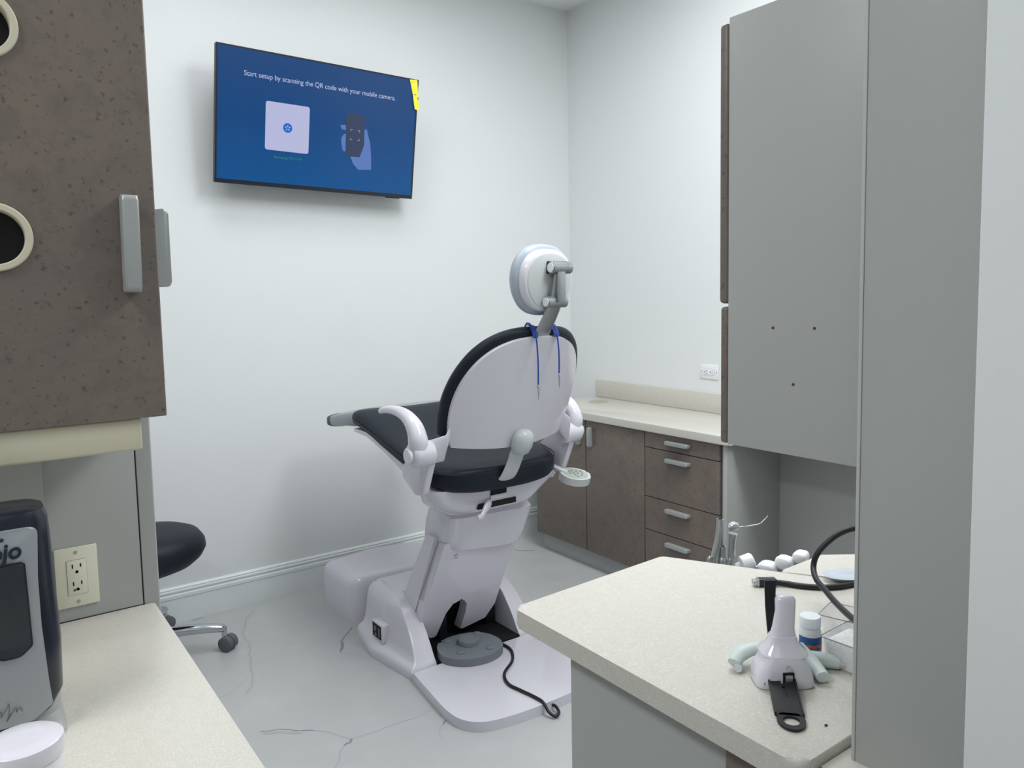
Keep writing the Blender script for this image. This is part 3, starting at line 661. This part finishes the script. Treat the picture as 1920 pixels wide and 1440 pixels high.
# rear strut and knob
strut = [(XC+.016, 2.180, .945), (XC+.012, 2.190, .88), (XC+.002, 2.212, .815), (XC-.008, 2.236, .770), (XC-.018, 2.27, .745), (XC-.022, 2.32, .735)]
fin(tube(NB(), strut, [.032, .033, .034, .036, .040, .040], 20, 8, .22, side=(1, 0, 0)), 'rear_strut', glossg, ch, 60)
bm = NB(); rings = []
kc = bp(.014, .244, -.020)
for v, hw, hd in ((-.050, .030, .020), (-.046, .037, .028), (-.02, .041, .034), (.005, .041, .034), (.022, .036, .029), (.034, .026, .020), (.040, .012, .010)):
    c_ = kc+bv*v; rings.append([c_+Vector((math.cos(2*PI*k/28)*hw, 0, 0))+bn*math.sin(2*PI*k/28)*hd for k in range(28)])
fin(loft(bm, rings), 'strut_knob', glossg, ch, 60)
# rating plate and release handle
fin(box(NB(), 1.535, 1.605, 2.2805, 2.30, .700, .742, .002), 'mechanism_gap', dark, ch)
fin(box(NB(), 1.535, 1.602, 2.283, 2.290, .686, .699, .001), 'rating_plate', whitep, ch)
fin(box(NB(), 1.485, 1.655, 2.291, 2.36, .652, .674, .003), 'release_recess', dark, ch)
fin(tube(NB(), [(1.545, 2.31, .674), (1.525, 2.290, .666), (1.500, 2.275, .650), (1.482, 2.265, .638), (1.462, 2.262, .634)], [.022, .020, .014, .011, .010], 14, 6, .6, side=(0, 0, 1)), 'release_handle', gloss, ch, 60)
# headrest
stem = [tuple(bp(.004, .58, .0155)), tuple(bp(.004, .64, .014)), (XC+.003, 2.000, 1.335), (XC+.002, 1.972, 1.372), (XC+.002, 1.958, 1.395)]
fin(tube(NB(), stem, [.034, .034, .033, .031, .028], 18, 6, .12, side=(1, 0, 0)), 'headrest_stem', alumc, ch, 60)
J1 = Vector((XC, 1.952, 1.402)); J2 = Vector((XC+.012, 1.940, 1.512))
def cyl_x(c, r, hw): return [(r*.9, -hw), (r, -hw+.002), (r, hw-.002), (r*.9, hw)]
bm = NB(); lathe(bm, cyl_x(J1, .019, .040), J1, 'x', 28); lathe(bm, [(.0195, -.013), (.0195, -.010)], J1, 'x', 28)
fin(bm, 'lower_joint', alumc, ch)
bm = NB(); lathe(bm, cyl_x(J2, .020, .040), J2, 'x', 28); lathe(bm, [(.0205, .018), (.0205, .021)], J2, 'x', 28)
fin(bm, 'upper_joint', alumc, ch)
for J, r_ in ((J1, .0145), (J2, .0155)):
    fin(lathe(NB(), [(r_, -.0425), (r_, -.040)], J, 'x', 24), 'joint_cap', capw, ch); fin(lathe(NB(), [(r_, .040), (r_, .0425)], J, 'x', 24), 'joint_cap', capw, ch)
fin(tube(box(NB(), J1.x-.010, J2.x+.010, 1.925, 1.936, 1.40, 1.505, .002), [tuple(J1), tuple((J1+J2)/2), tuple(J2)], .0215, 16, 4, .55, side=(1, 0, 0)), 'link_bar', alumc, ch, 60)
hn = Vector((0, 1, .10)).normalized(); hv = Vector((0, -.10, 1)).normalized()
HC = Vector((XC-.010, 1.972, 1.470))
def hring(a, b2, d, dx=0, e=2.35):
    out = []
    for p in sring((0, 0, 0), (1, 0, 0), (0, 0, 1), a, b2, 44, e):
        x, z = p.x, p.z; x *= (1-.10*max(0, -z/b2)); out.append(HC+Vector((x+dx, 0, 0))+hv*z+hn*d)
    return out
fin(loft(NB(), [hring(.045, .045, -.004), hring(.092, .091, -.002), hring(.098, .097, .001), hring(.103, .102, .010), hring(.104, .103, .020), hring(.104, .103, .030)]), 'headrest_back', gloss, ch, 40)
fin(loft(NB(), [hring(.02, .02, -.0062), hring(.086, .085, -.006), hring(.090, .089, -.004), hring(.090, .089, .002)]), 'headrest_shaded_plate', glossg, ch, 40)  # greyer plastic paints the lighting contrast with the bright rim
fin(loft(NB(), [hring(.100, .100, .026), hring(.112, .111, .029), hring(.118, .117, .040), hring(.118, .117, .056), hring(.110, .109, .070), hring(.087, .086, .079), hring(.03, .03, .082)]), 'headrest_pad', mat('blue_grey_pad', (168, 178, 190), .35), ch, 60)
fin(box(NB(), XC-.028, XC+.048, 1.948, 1.972, 1.493, 1.533, .002), 'joint_mount', blackp, ch)
# keypad on its arm
KX = 1.925
kp = fin(tube(NB(), [(XC+.255, 2.325, .765), (XC+.290, 2.290, .742), (XC+.330, 2.262, .715), (KX-.012, 2.252, .694)], [.012, .014, .014, .012], 14, 6, .7), 'keypad_arm', glossg, ch, 60)
KM = Matrix.Translation((KX-.012, 2.258, .700)) @ Matrix.Rotation(R(-6), 4, 'Z') @ Matrix.Rotation(R(20), 4, 'X') @ Matrix.Scale(.86, 4)
ko = blob([(-.050, .052), (-.068, .022), (-.058, -.018), (-.022, -.048), (.026, -.056), (.060, -.036), (.062, .002), (.034, .036), (-.008, .056)], 5)
kb = fin(prism(NB(), ko, lambda u, v, w_: Vector((u, v, w_)), .036, .006, 3), 'keypad', glossg, ch, xf=KM)
ki = [(p[0]*.80+.0, p[1]*.80) for p in ko]
fin(prism(NB(), ki, lambda u, v, w_: Vector((u, v, .0358+w_)), .0012), 'keypad_face', padm, kb, xf=KM)
bm = NB()
for x, y in ((-.026, .024), (-.010, .026), (-.026, .008), (-.008, .008), (.012, .018), (.032, .012), (.010, 0), (-.008, -.008), (.030, -.006), (-.004, -.024), (.018, -.020)): lathe(bm, [(.0062, .0368), (.0055, .0382)], (x, y, 0), n=12)
fin(bm, 'buttons', keym, kb, xf=KM)
fin(lathe(NB(), [(.016, -.012), (.018, -.004), (.018, .001)], (0, 0, 0), n=20), 'keypad_knob', blackp, kb, xf=KM)

# foot control with its cord
fc = thing('foot_control', (1.56, 2.47, .036), 'grey rubber foot control pad lying on the chair floor plate', 'foot control')
fo = blob([(1.462, 2.44), (1.515, 2.375), (1.60, 2.352), (1.68, 2.378), (1.712, 2.44), (1.700, 2.515), (1.655, 2.560), (1.585, 2.578), (1.51, 2.565), (1.468, 2.510)], 6)
FM = Matrix.Translation((-.048, -.005, 0))
fin(prism(NB(), fo, XY(.0365), .030, .011, 4, True), 'pad', pedalm, fc, xf=FM)
fin(lathe(NB(), [(.041, .062), (.042, .082), (.039, .087), (.030, .088), (.028, .086)], (1.545, 2.480, 0), n=36), 'joystick', pedalm, fc)
for x, y in ((1.508, 2.545), (1.500, 2.430), (1.640, 2.530), (1.610, 2.395)): fin(lathe(NB(), [(.015, .064), (.015, .0695), (.012, .0715)], (x-.03+.008, y, 0), n=20), 'button', pedalm, fc)
cord = [(1.625, 2.50, .058), (1.665, 2.46, .045), (1.675, 2.38, .042), (1.628, 2.30, .042), (1.545, 2.235, .042), (1.512, 2.165, .042), (1.520, 2.10, .042), (1.530, 2.045, .042), (1.535, 1.995, .040), (1.535, 1.963, .020), (1.545, 1.942, .010), (1.565, 1.945, .014), (1.575, 1.975, .020), (1.570, 2.0, .018)]
fin(tube(NB(), cord, .0055, 12, 8), 'cord', blackp, fc, 60)

# bib clip cord over the backrest
bc = thing('bib_clip_cord', (XC, 2.03, 1.12), 'blue bib cord with two metal clips hanging over the top of the backrest', 'bib cord')
for x, zb in ((-.034, 1.128), (.056, 1.160)):
    e_ = bp(x, .640, -.006)
    pts = [tuple(bp(x*.85, .630, .070)), tuple(bp(x*.95, .662, .060)), tuple(bp(x, .668, .035)), tuple(bp(x, .655, .006)), (e_.x, e_.y-.004, e_.z-.012), (e_.x+.003, e_.y-.006, (e_.z+zb)/2), (e_.x+.002, e_.y-.006, zb)]
    fin(tube(NB(), pts, [.003, .003, .003, .003, .0026, .0026, .0026], 10, 6), 'cord', blue, bc, 60)
    fin(loft(NB(), [sring(tuple(bp(x, v, d)), (1, 0, 0), tuple(bn), .011, .003, 16, 3) for v, d in ((.661, .052), (.668, .030), (.652, .003), (.640, -.004))]), 'strap_tab', blue, bc, 60)
    e_ = Vector((e_.x+.002, e_.y-.006, zb))
    fin(tube(box(NB(), e_.x-.004, e_.x+.004, e_.y-.0025, e_.y+.0025, e_.z-.012, e_.z-.002, .001), [tuple(e_), (e_.x+.001, e_.y, e_.z-.022), (e_.x, e_.y, e_.z-.050)], [.0022, .0042, .0014], 10, 4, .6), 'clip', chrome, bc, 60)

# ------------------------------------------------------------------ things on the peninsula: local frame x right, y away, z up
def loc(x, y, z=0.8202): 
    M = Matrix.Rotation(-YAW, 4, 'Z'); M.translation = Vector((x, y, z)); return M
LM = loc(1.005, .695)
tl = thing('clamp_tool', (1.005, .695, .8202), 'white plastic clamping tool with an upright handle and black slotted strap', 'tool')
bd = [sring((0, .0, z), (1, 0, 0), (0, 1, 0), a, b2, 32, 4.5) for z, a, b2 in ((.001, .044, .028), (.006, .045, .030), (.018, .043, .030), (.032, .037, .029), (.042, .031, .028), (.050, .027, .025))]
fin(loft(NB(), bd), 'body', gloss, tl, 45, xf=LM)
fin(loft(NB(), [sring((.002, .004, z), (1, 0, 0), (0, 1, 0), a, b2, 32, 3.4) for z, a, b2 in ((.043, .033, .028), (.048, .036, .030), (.053, .034, .027), (.062, .024, .018), (.074, .020, .014))]), 'collar', gloss, tl, 45, xf=LM)
fin(loft(NB(), [sring((x, y, z), (1, 0, 0), (0, 1, 0), a, b2, 24, 3) for x, y, z, a, b2 in ((.002, .004, .066, .021, .013), (.004, .006, .085, .0165, .011), (.008, .010, .110, .0150, .010), (.009, .013, .126, .0155, .0105), (.009, .014, .132, .013, .009), (.009, .014, .1335, .007, .005))]), 'handle', gloss, tl, 50, xf=LM)
fin(box(NB(), -.0055, .0055, -.0335, -.026, .013, .026, .001, M=Matrix.Rotation(R(0), 4, 'X')), 'slide_switch', alum, tl, xf=LM)
fin(box(NB(), -.0085, .0085, -.0325, -.026, .010, .029, .001), 'switch_recess', dark, tl, xf=LM)
for x, z in ((.0, .036), (-.034, .004+.006), (.036, .010)): fin(lathe(NB(), [(.0035, -.0335), (.0035, -.0300), (.002, -.0290)], (x*.96, 0.0 if x == 0 else .006, z), 'y', 14), 'screw', chrome, tl, xf=LM)
# strap: lies down in front, passes the body and stands up behind the handle
ang = math.atan2(.893-.9985, .596-.6945)   # world direction of the lying strap
e_up = Matrix.Translation((-.008, .036, .040))
fin(loft(NB(), [[Vector((x, y, z)) for x, y in ((-.0055-w0, .030), (.0055+w1, .030), (.0055+w1, .033), (-.0055-w0, .033))] for z, w0, w1 in ((.045, -.004, -.003), (.08, .000, .0005), (.110, .0025, .002), (.150, .004, .003))]), 'upright_strap', blackp, tl, xf=LM @ Matrix.Translation((-.008, 0, 0)))
SM = Matrix.Translation((.990, .6865, .8202)) @ Matrix.Rotation(R(-136.8), 4, 'Z')
# strap runs along local +x of SM from x=0 to .125
so = rpoly([(.0, -.0195, .002), (.088, -.0205, .01), (.118, -.012, .012), (.128, .0, .012), (.118, .012, .012), (.088, .0205, .01), (.0, .0195, .002)], 6)
def strapz(u): return max(.0012, .016-.016*min(1, u/.085))
def add_holed_strap(bm):
    n = 36; outer = [Vector((.101+ (.026 if math.cos(a) > 0 else .020)*math.cos(a), .0195*math.sin(a))) for a in [2*PI*k/n for k in range(n)]]
    inner = [Vector((.104+.0125*math.cos(a), .0118*math.sin(a))) for a in [2*PI*k/n for k in range(n)]]
    for zz, nxt in ((0, 1),):
        V = {}
        for nm, pts in (('o', outer), ('i', inner)):
            for h in (0, .0035): V[nm, h] = [bm.verts.new((p.x, p.y, strapz(p.x)+h)) for p in pts]
        for k in range(n):
            j = (k+1) % n
            bm.faces.new((V['o', 0][k], V['o', 0][j], V['i', 0][j], V['i', 0][k])); bm.faces.new((V['o', .0035][k], V['o', .0035][j], V['i', .0035][j], V['i', .0035][k]))
            bm.faces.new((V['o', 0][k], V['o', 0][j], V['o', .0035][j], V['o', .0035][k])); bm.faces.new((V['i', 0][k], V['i', 0][j], V['i', .0035][j], V['i', .0035][k]))
    # shank with slot
    def slab(x0, x1, ya, yb, h0=0, h1=.0035):
        q = [(x0+(x1-x0)*k/6) for k in range(7)]
        loft(bm, [[Vector((x, ya, strapz(x)+h0)), Vector((x, yb, strapz(x)+h0)), Vector((x, yb, strapz(x)+h1)), Vector((x, ya, strapz(x)+h1))] for x in q])
    slab(0, .052, -.0195, -.0025); slab(0, .052, .0025, .0195); slab(.052, .0905, -.0195, .0195); slab(0, .008, -.0025, .0025); slab(.022, .027, -.0025, .0025)
    slab(0, .088, -.0205, -.0180, 0, .0055); slab(0, .088, .0180, .0205, 0, .0055)
    return bm
fin(add_holed_strap(NB()), 'slotted_strap', blackp, tl, 30, xf=SM)

# pale green handle device lying behind the clamp tool
gh = thing('pale_handle', (1.045, .70, .8202), 'pale grey-green plastic handle lying behind the white clamping tool', 'handle')
G = loc(1.005, .695)
fin(tube(NB(), [(.030, .056, .016), (.055, .046, .014), (.085, .040, .0125), (.104, .034, .0115)], [.016, .013, .012, .0105], 18, 6, 1), 'grip', pale, gh, 60, xf=G)
fin(tube(NB(), [(.103, .034, .0115), (.112, .032, .011), (.122, .030, .010)], [.0108, .0095, .007], 16, 4, .8), 'tip', glossg, gh, 60, xf=G)
fin(tube(NB(), [(.046, .056, .032), (.047, .048, .026), (.054, .034, .018), (.059, .012, .013), (.060, -.012, .0115)], [.010, .013, .014, .012, .0105], 16, 6, .8), 'crosspiece', pale, gh, 60, xf=G)
fin(tube(NB(), [(.020, .056, .030), (-.020, .056, .028), (-.048, .050, .022), (-.064, .036, .013)], [.012, .012, .014, .011], 16, 6, .8), 'hook', pale, gh, 60, xf=G)
fin(tube(NB(), [(-.056, .046, .010), (-.056, .036, .008), (-.060, .026, .008)], [.007, .007, .006], 12, 5), 'hook_tip', pale, gh, 60, xf=G)

# supplement bottle
bo = thing('pill_bottle', (1.118, .722, .8202), 'small white bottle with a blue and orange label behind the clamping tool', 'bottle')
BL = loc(1.1165, .719)
fin(lathe(NB(), [(.0160, 0), (.0183, .002), (.0183, .040), (.0170, .046), (.0145, .050), (.0145, .056)], (0, 0, 0), n=40), 'body', whitep, bo, xf=BL)
fin(lathe(NB(), [(.0172, .0515), (.0172, .066), (.0160, .0680), (.001, .0682)], (0, 0, 0), n=40), 'cap', capw, bo, xf=BL)
def band(z0, z1, a0, a1, m, nm, r=.01855, par=None, wob=0):
    bm = NB(); n = 20; rows = []
    for k in range(n+1):
        a = R(a0+(a1-a0)*k/n); dz = wob*math.sin(k*.9)
        rows.append([bm.verts.new((rr*math.cos(a), rr*math.sin(a), z+dz)) for rr, z in ((r-.0004, z0), (r, z0), (r, z1), (r-.0004, z1))])
    for a, b2 in zip(rows, rows[1:]):
        for i in range(3): bm.faces.new((a[i], a[i+1], b2[i+1], b2[i]))
    return fin(bm, nm, m, par, xf=BL)
lb = band(.009, .037, -175, -5, txtb, 'label', par=bo)
band(.0195, .0245, -165, -40, txto, 'label_stripe', .0188, lb, .0006)
band(.014, .0185, -175, -60, txtb2, 'label_wave', .0188, lb, .001)
band(.010, .0145, -60, -8, txtl, 'label_panel', .0189, lb)
band(.022, .030, -38, -22, txty, 'label_fruit', .0189, lb)
def arc_text(s, r, z, size, a0, step, m, nm, par):
    bm = NB()
    for i, chh in enumerate(s):
        if chh == ' ': continue
        cu = bpy.data.curves.new('t', 'FONT'); cu.body = chh; cu.size = size; cu.align_x = 'CENTER'
        tt = bpy.data.objects.new('tmp', cu); COL.objects.link(tt); bpy.context.view_layer.update()
        me = bpy.data.meshes.new_from_object(tt.evaluated_get(bpy.context.evaluated_depsgraph_get())); bpy.data.objects.remove(tt)
        a = R(a0+step*i); M = Matrix(((-math.sin(a), 0, math.cos(a), r*math.cos(a)), (math.cos(a), 0, math.sin(a), r*math.sin(a)), (0, 1, 0, z), (0, 0, 0, 1)))
        me.transform(M); bm.from_mesh(me); bpy.data.meshes.remove(me)
    fin(bm, nm, m, par, xf=BL)
# trays
def open_tray(name, M, w, d, h, label, cat_, m=clear, th=.0012, taper=.88):
    t = thing(name, M.translation, label, cat_)
    bm = NB()
    def rr(k, z, ins): return [Vector((p[0], p[1], z)) for p in rpoly([((w/2-ins)*k, (d/2-ins)*k, .006), (-(w/2-ins)*k, (d/2-ins)*k, .006), (-(w/2-ins)*k, -(d/2-ins)*k, .006), ((w/2-ins)*k, -(d/2-ins)*k, .006)])]
    R0 = [rr(taper, .0004, 0), rr(1, h, 0), rr(1.03, h, 0), rr(1.03, h+.0015, 0), rr(1, h+.0015, th), rr(taper, .002, th)]
    V = [[bm.verts.new(p) for p in r] for r in R0]; n = len(V[0])
    for a, b2 in zip(V, V[1:]):
        for k in range(n): bm.faces.new((a[k], a[(k+1) % n], b2[(k+1) % n], b2[k]))
    bm.faces.new(V[0][::-1]); bm.faces.new(V[-1])
    fin(bm, 'shell', m, t, 40, xf=M)
    bm = NB()
    rim = rr(1.03, h+.0012, 0); tube(bm, [tuple(p) for p in rim]+[tuple(rim[0])], .0007, 6, 0)
    fin(bm, 'rim', rubber, t, xf=M)
    return t
TRM = Matrix.Translation((1.146, .645, .8202)) @ Matrix.Rotation(R(2), 4, 'Z')
tr = open_tray('granule_tray', TRM, .088, .090, .047, 'clear tray heaped with white granules beside the end panel', 'tray')
gr = fin(loft(NB(), [[Vector((p[0]*k, p[1]*k, z+ (noise.noise(Vector((p[0]*60, p[1]*60, z*40)))*.003))) for p in rpoly([(.041, .042, .006), (-.041, .042, .006), (-.041, -.042, .006), (.041, -.042, .006)], 8)] for z, k in ((.003, .88), (.020, .92), (.036, .97), (.043, .93), (.047, .74), (.049, .45), (.049, .2))]), 'granules', powder, None, 60, xf=TRM)
tag(gr, 'heap of white granules filling the clear tray', 'granules', kind='stuff')
TR2 = Matrix.Translation((1.252, .728, .8202)) @ Matrix.Rotation(R(14), 4, 'Z')
open_tray('clear_tray', TR2, .068, .085, .030, 'empty clear tray behind the granule tray', 'tray')

# usb cable
uc_ = thing('usb_cable', (1.36, .90, .8202), 'thick black charging cable looping over the peninsula worktop', 'cable')
cabp = [(1.327, .942, .828), (1.345, .922, .8262), (1.360, .895, .8255), (1.385, .866, .8255), (1.418, .846, .8255), (1.455, .834, .8255), (1.490, .80, .8255)]
fin(tube(NB(), cabp, .0058, 12, 8), 'cord', blackp, uc_, 60)
d_ = (Vector(cabp[1])-Vector(cabp[0])).normalized()
cdir = Vector((.30, -.25, 0)).normalized(); cdir = Vector((math.cos(YAW), -math.sin(YAW), 0))
UM = loc(1.303, .958, .8205)
fin(box(NB(), -.001, .036, -.009, .009, 0, .0165, .003), 'plug_housing', blackg, uc_, xf=UM)
fin(box(NB(), -.012, -.002, -.0075, .0075, .003, .0135, .001), 'plug', alum, uc_, xf=UM)
fin(box(NB(), -.0032, -.0005, -.0092, .0092, -.0001, .0168, .001), 'plug_collar', chrome, uc_, xf=UM)
LP = Matrix.Rotation(-YAW, 4, 'Z'); LP.translation = Vector((1.35, .83, .8202))
loopp = [(.085, .006, .136), (.050, 0, .142), (.021, 0, .133), (-.005, 0, .114), (-.024, 0, .091), (-.031, -.002, .068)]
# the loop comes down to the worktop in front of the empty tray
loopw = [tuple(LP @ Vector(p)) for p in loopp]+[(1.302, .827, .875), (1.280, .795, .869), (1.236, .743, .869), (1.165, .668, .884), (1.11, .60, .90)]
fin(tube(NB(), loopw, .0055, 12, 8), 'looped_cord', blackp, uc_, 60)
# frosted dish with a small metal post
dsh = thing('shallow_dish', (1.47, .865, .8202), 'shallow frosted oval dish with a small metal post beside the end panel', 'dish')
DM = loc(1.475, .862)
fin(loft(NB(), [sring((0, 0, z), (1, 0, 0), (0, 1, 0), a, b2, 40, 2) for z, a, b2 in ((.0005, .020, .012), (.003, .036, .022), (.010, .050, .030), (.0125, .054, .033), (.0130, .050, .030), (.0065, .034, .020), (.0060, .01, .006))]), 'bowl', dish_m, dsh, 60, xf=DM)
fin(tube(NB(), [(.038, 0, .008), (.040, 0, .030), (.038, 0, .046), (.030, 0, .060)], [.003, .003, .003, .0025], 10, 5), 'post', rubber, dsh, 60, xf=DM)
# black knob behind the empty tray
tag(fin(loft(NB(), [sring((1.335, .690, z), (1, 0, 0), (0, 1, 0), a, a, 24, 2) for z, a in ((.8203, .014), (.824, .020), (.836, .021), (.846, .015), (.848, .004))]), 'black_puck', blackp, None, 60), 'small round black object behind the empty tray, partly behind the end panel', 'object')
# debris
for x, y, s, nm, lb_ in ((.947, .583, .0028, 'debris_speck', 'dark debris speck on the worktop right of the black strap'), (1.245, .86, .0022, 'debris_speck', 'dark debris speck on the worktop under the cable')):
    bm = NB(); bmesh.ops.create_icosphere(bm, subdivisions=2, radius=s)
    for v in bm.verts: v.co = Vector((v.co.x*(1+.5*noise.noise(v.co*900)), v.co.y*(.7+.5*noise.noise(v.co*700)), v.co.z*.45))
    tag(fin(bm, nm, txtd, None, xf=Matrix.Translation((x, y, .8202+s*.4))), lb_, 'debris')

# ------------------------------------------------------------------ delivery bar behind the peninsula
O3 = loc(1.55, 1.15, .75)
hb = thing('instrument_holder', (1.55, 1.15, .75), 'instrument holder bar with white knobs behind the peninsula worktop', 'instrument holder')
fin(tube(NB(), [(-.115, .0, .0), (-.02, .0, -.004), (.05, 0, .002), (.084, .0, .012), (.118, .01, .024)], .0065, 14, 6), 'bar', chrome, hb, 60, xf=O3)
fin(box(NB(), 1.29, 1.47, 1.06, 1.10, .715, .742, .004), 'mounting_arm', greyl, hb)
fin(tube(NB(), [(1.455, 1.08, .730), (1.50, 1.12, .735), (1.54, 1.155, .745)], .012, 12, 4), 'mounting_link', glossg, hb)
def knob(x, z, r, l, nm='knob', rot=0, y=0):
    M = O3 @ Matrix.Translation((x, y, z)) @ Matrix.Rotation(R(rot), 4, 'Y')
    fin(lathe(NB(), [(r*.75, -l/2), (r, -l/2+.004), (r, l/2-.006), (r*.8, l/2-.001), (r*.3, l/2)], (0, 0, 0), 'x', 24), nm, whitep, hb, 50, xf=M)
knob(-.020, .013, .0205, .034, rot=-20, y=-.004); knob(-.036, .003, .011, .03, rot=-30)
def cradle(x, z, s=1, rot=0):
    M = O3 @ Matrix.Translation((x, -.004, z)) @ Matrix.Rotation(R(rot), 4, 'Y')
    M = M @ Matrix.Rotation(R(-38), 4, 'Z')
    fin(loft(NB(), [sring((0, y, 0), (1, 0, 0), (0, 0, 1), .021*s*k, .0165*s*k, 28, 2.8) for y, k in ((-.024, .7), (-.021, .92), (-.014, 1), (.008, 1), (.014, .93), (.016, .75))]), 'cradle', whitep, hb, 50, xf=M)
cradle(.030, -.002); cradle(.072, .012, .95, 8); cradle(.112, .026, .8, 0)
def inst(nm, lab, cat_, parts):
    t = thing(nm, O3 @ Vector((parts[0][1][0][0], 0, 0)), lab, cat_)
    for pn, pts, rr, m, fl_ in parts: fin(tube(NB(), pts, rr, 18, 6, fl_), pn, m, t, 60, xf=O3)
    return t
inst('suction_handle', 'tall silver suction handle, leftmost in the holder behind the peninsula', 'dental instrument', [('handle', [(-.100, .0, .0), (-.098, 0, .03), (-.091, 0, .07), (-.088, 0, .105), (-.086, 0, .122)], [.011, .0105, .0085, .0075, .0085], alum, 1), ('mouth', [(-.0862, 0, .1215), (-.086, 0, .1232)], [.0058, .0058], dark, 1), ('lever', [(-.112, -.004, .006), (-.113, -.004, .022), (-.110, -.004, .030)], [.006, .006, .004], alum, 1)])
inst('saliva_ejector_handle', 'short silver saliva ejector handle, between the two tall instruments', 'dental instrument', [('handle', [(-.081, -.004, 0), (-.081, -.004, .02), (-.080, -.004, .030), (-.080, -.004, .055)], [.009, .010, .007, .0065], alum, 1), ('mouth', [(-.080, -.004, .0548), (-.080, -.004, .0562)], [.004, .004], dark, 1), ('nut', [(-.070, -.006, .004), (-.066, -.006, .022)], [.006, .006], alum, 1)])
inst('air_water_syringe', 'silver air-water syringe with a thin bent nozzle, standing in the holder', 'dental instrument', [('handle', [(-.059, 0, -.005), (-.058, 0, .03), (-.056, 0, .068), (-.054, 0, .085)], [.0085, .0095, .0095, .012], alum, 1), ('head', [(-.066, 0, .098), (-.054, 0, .103), (-.042, 0, .102)], [.008, .0125, .008], alum, 1), ('button', [(-.064, -.010, .104), (-.066, -.012, .107)], [.005, .004], chrome, 1), ('nozzle', [(-.044, 0, .100), (-.015, 0, .103), (.010, 0, .108), (.020, 0, .116), (.031, 0, .128)], [.0016, .0014, .0013, .0012, .0011], chrome, 1)])
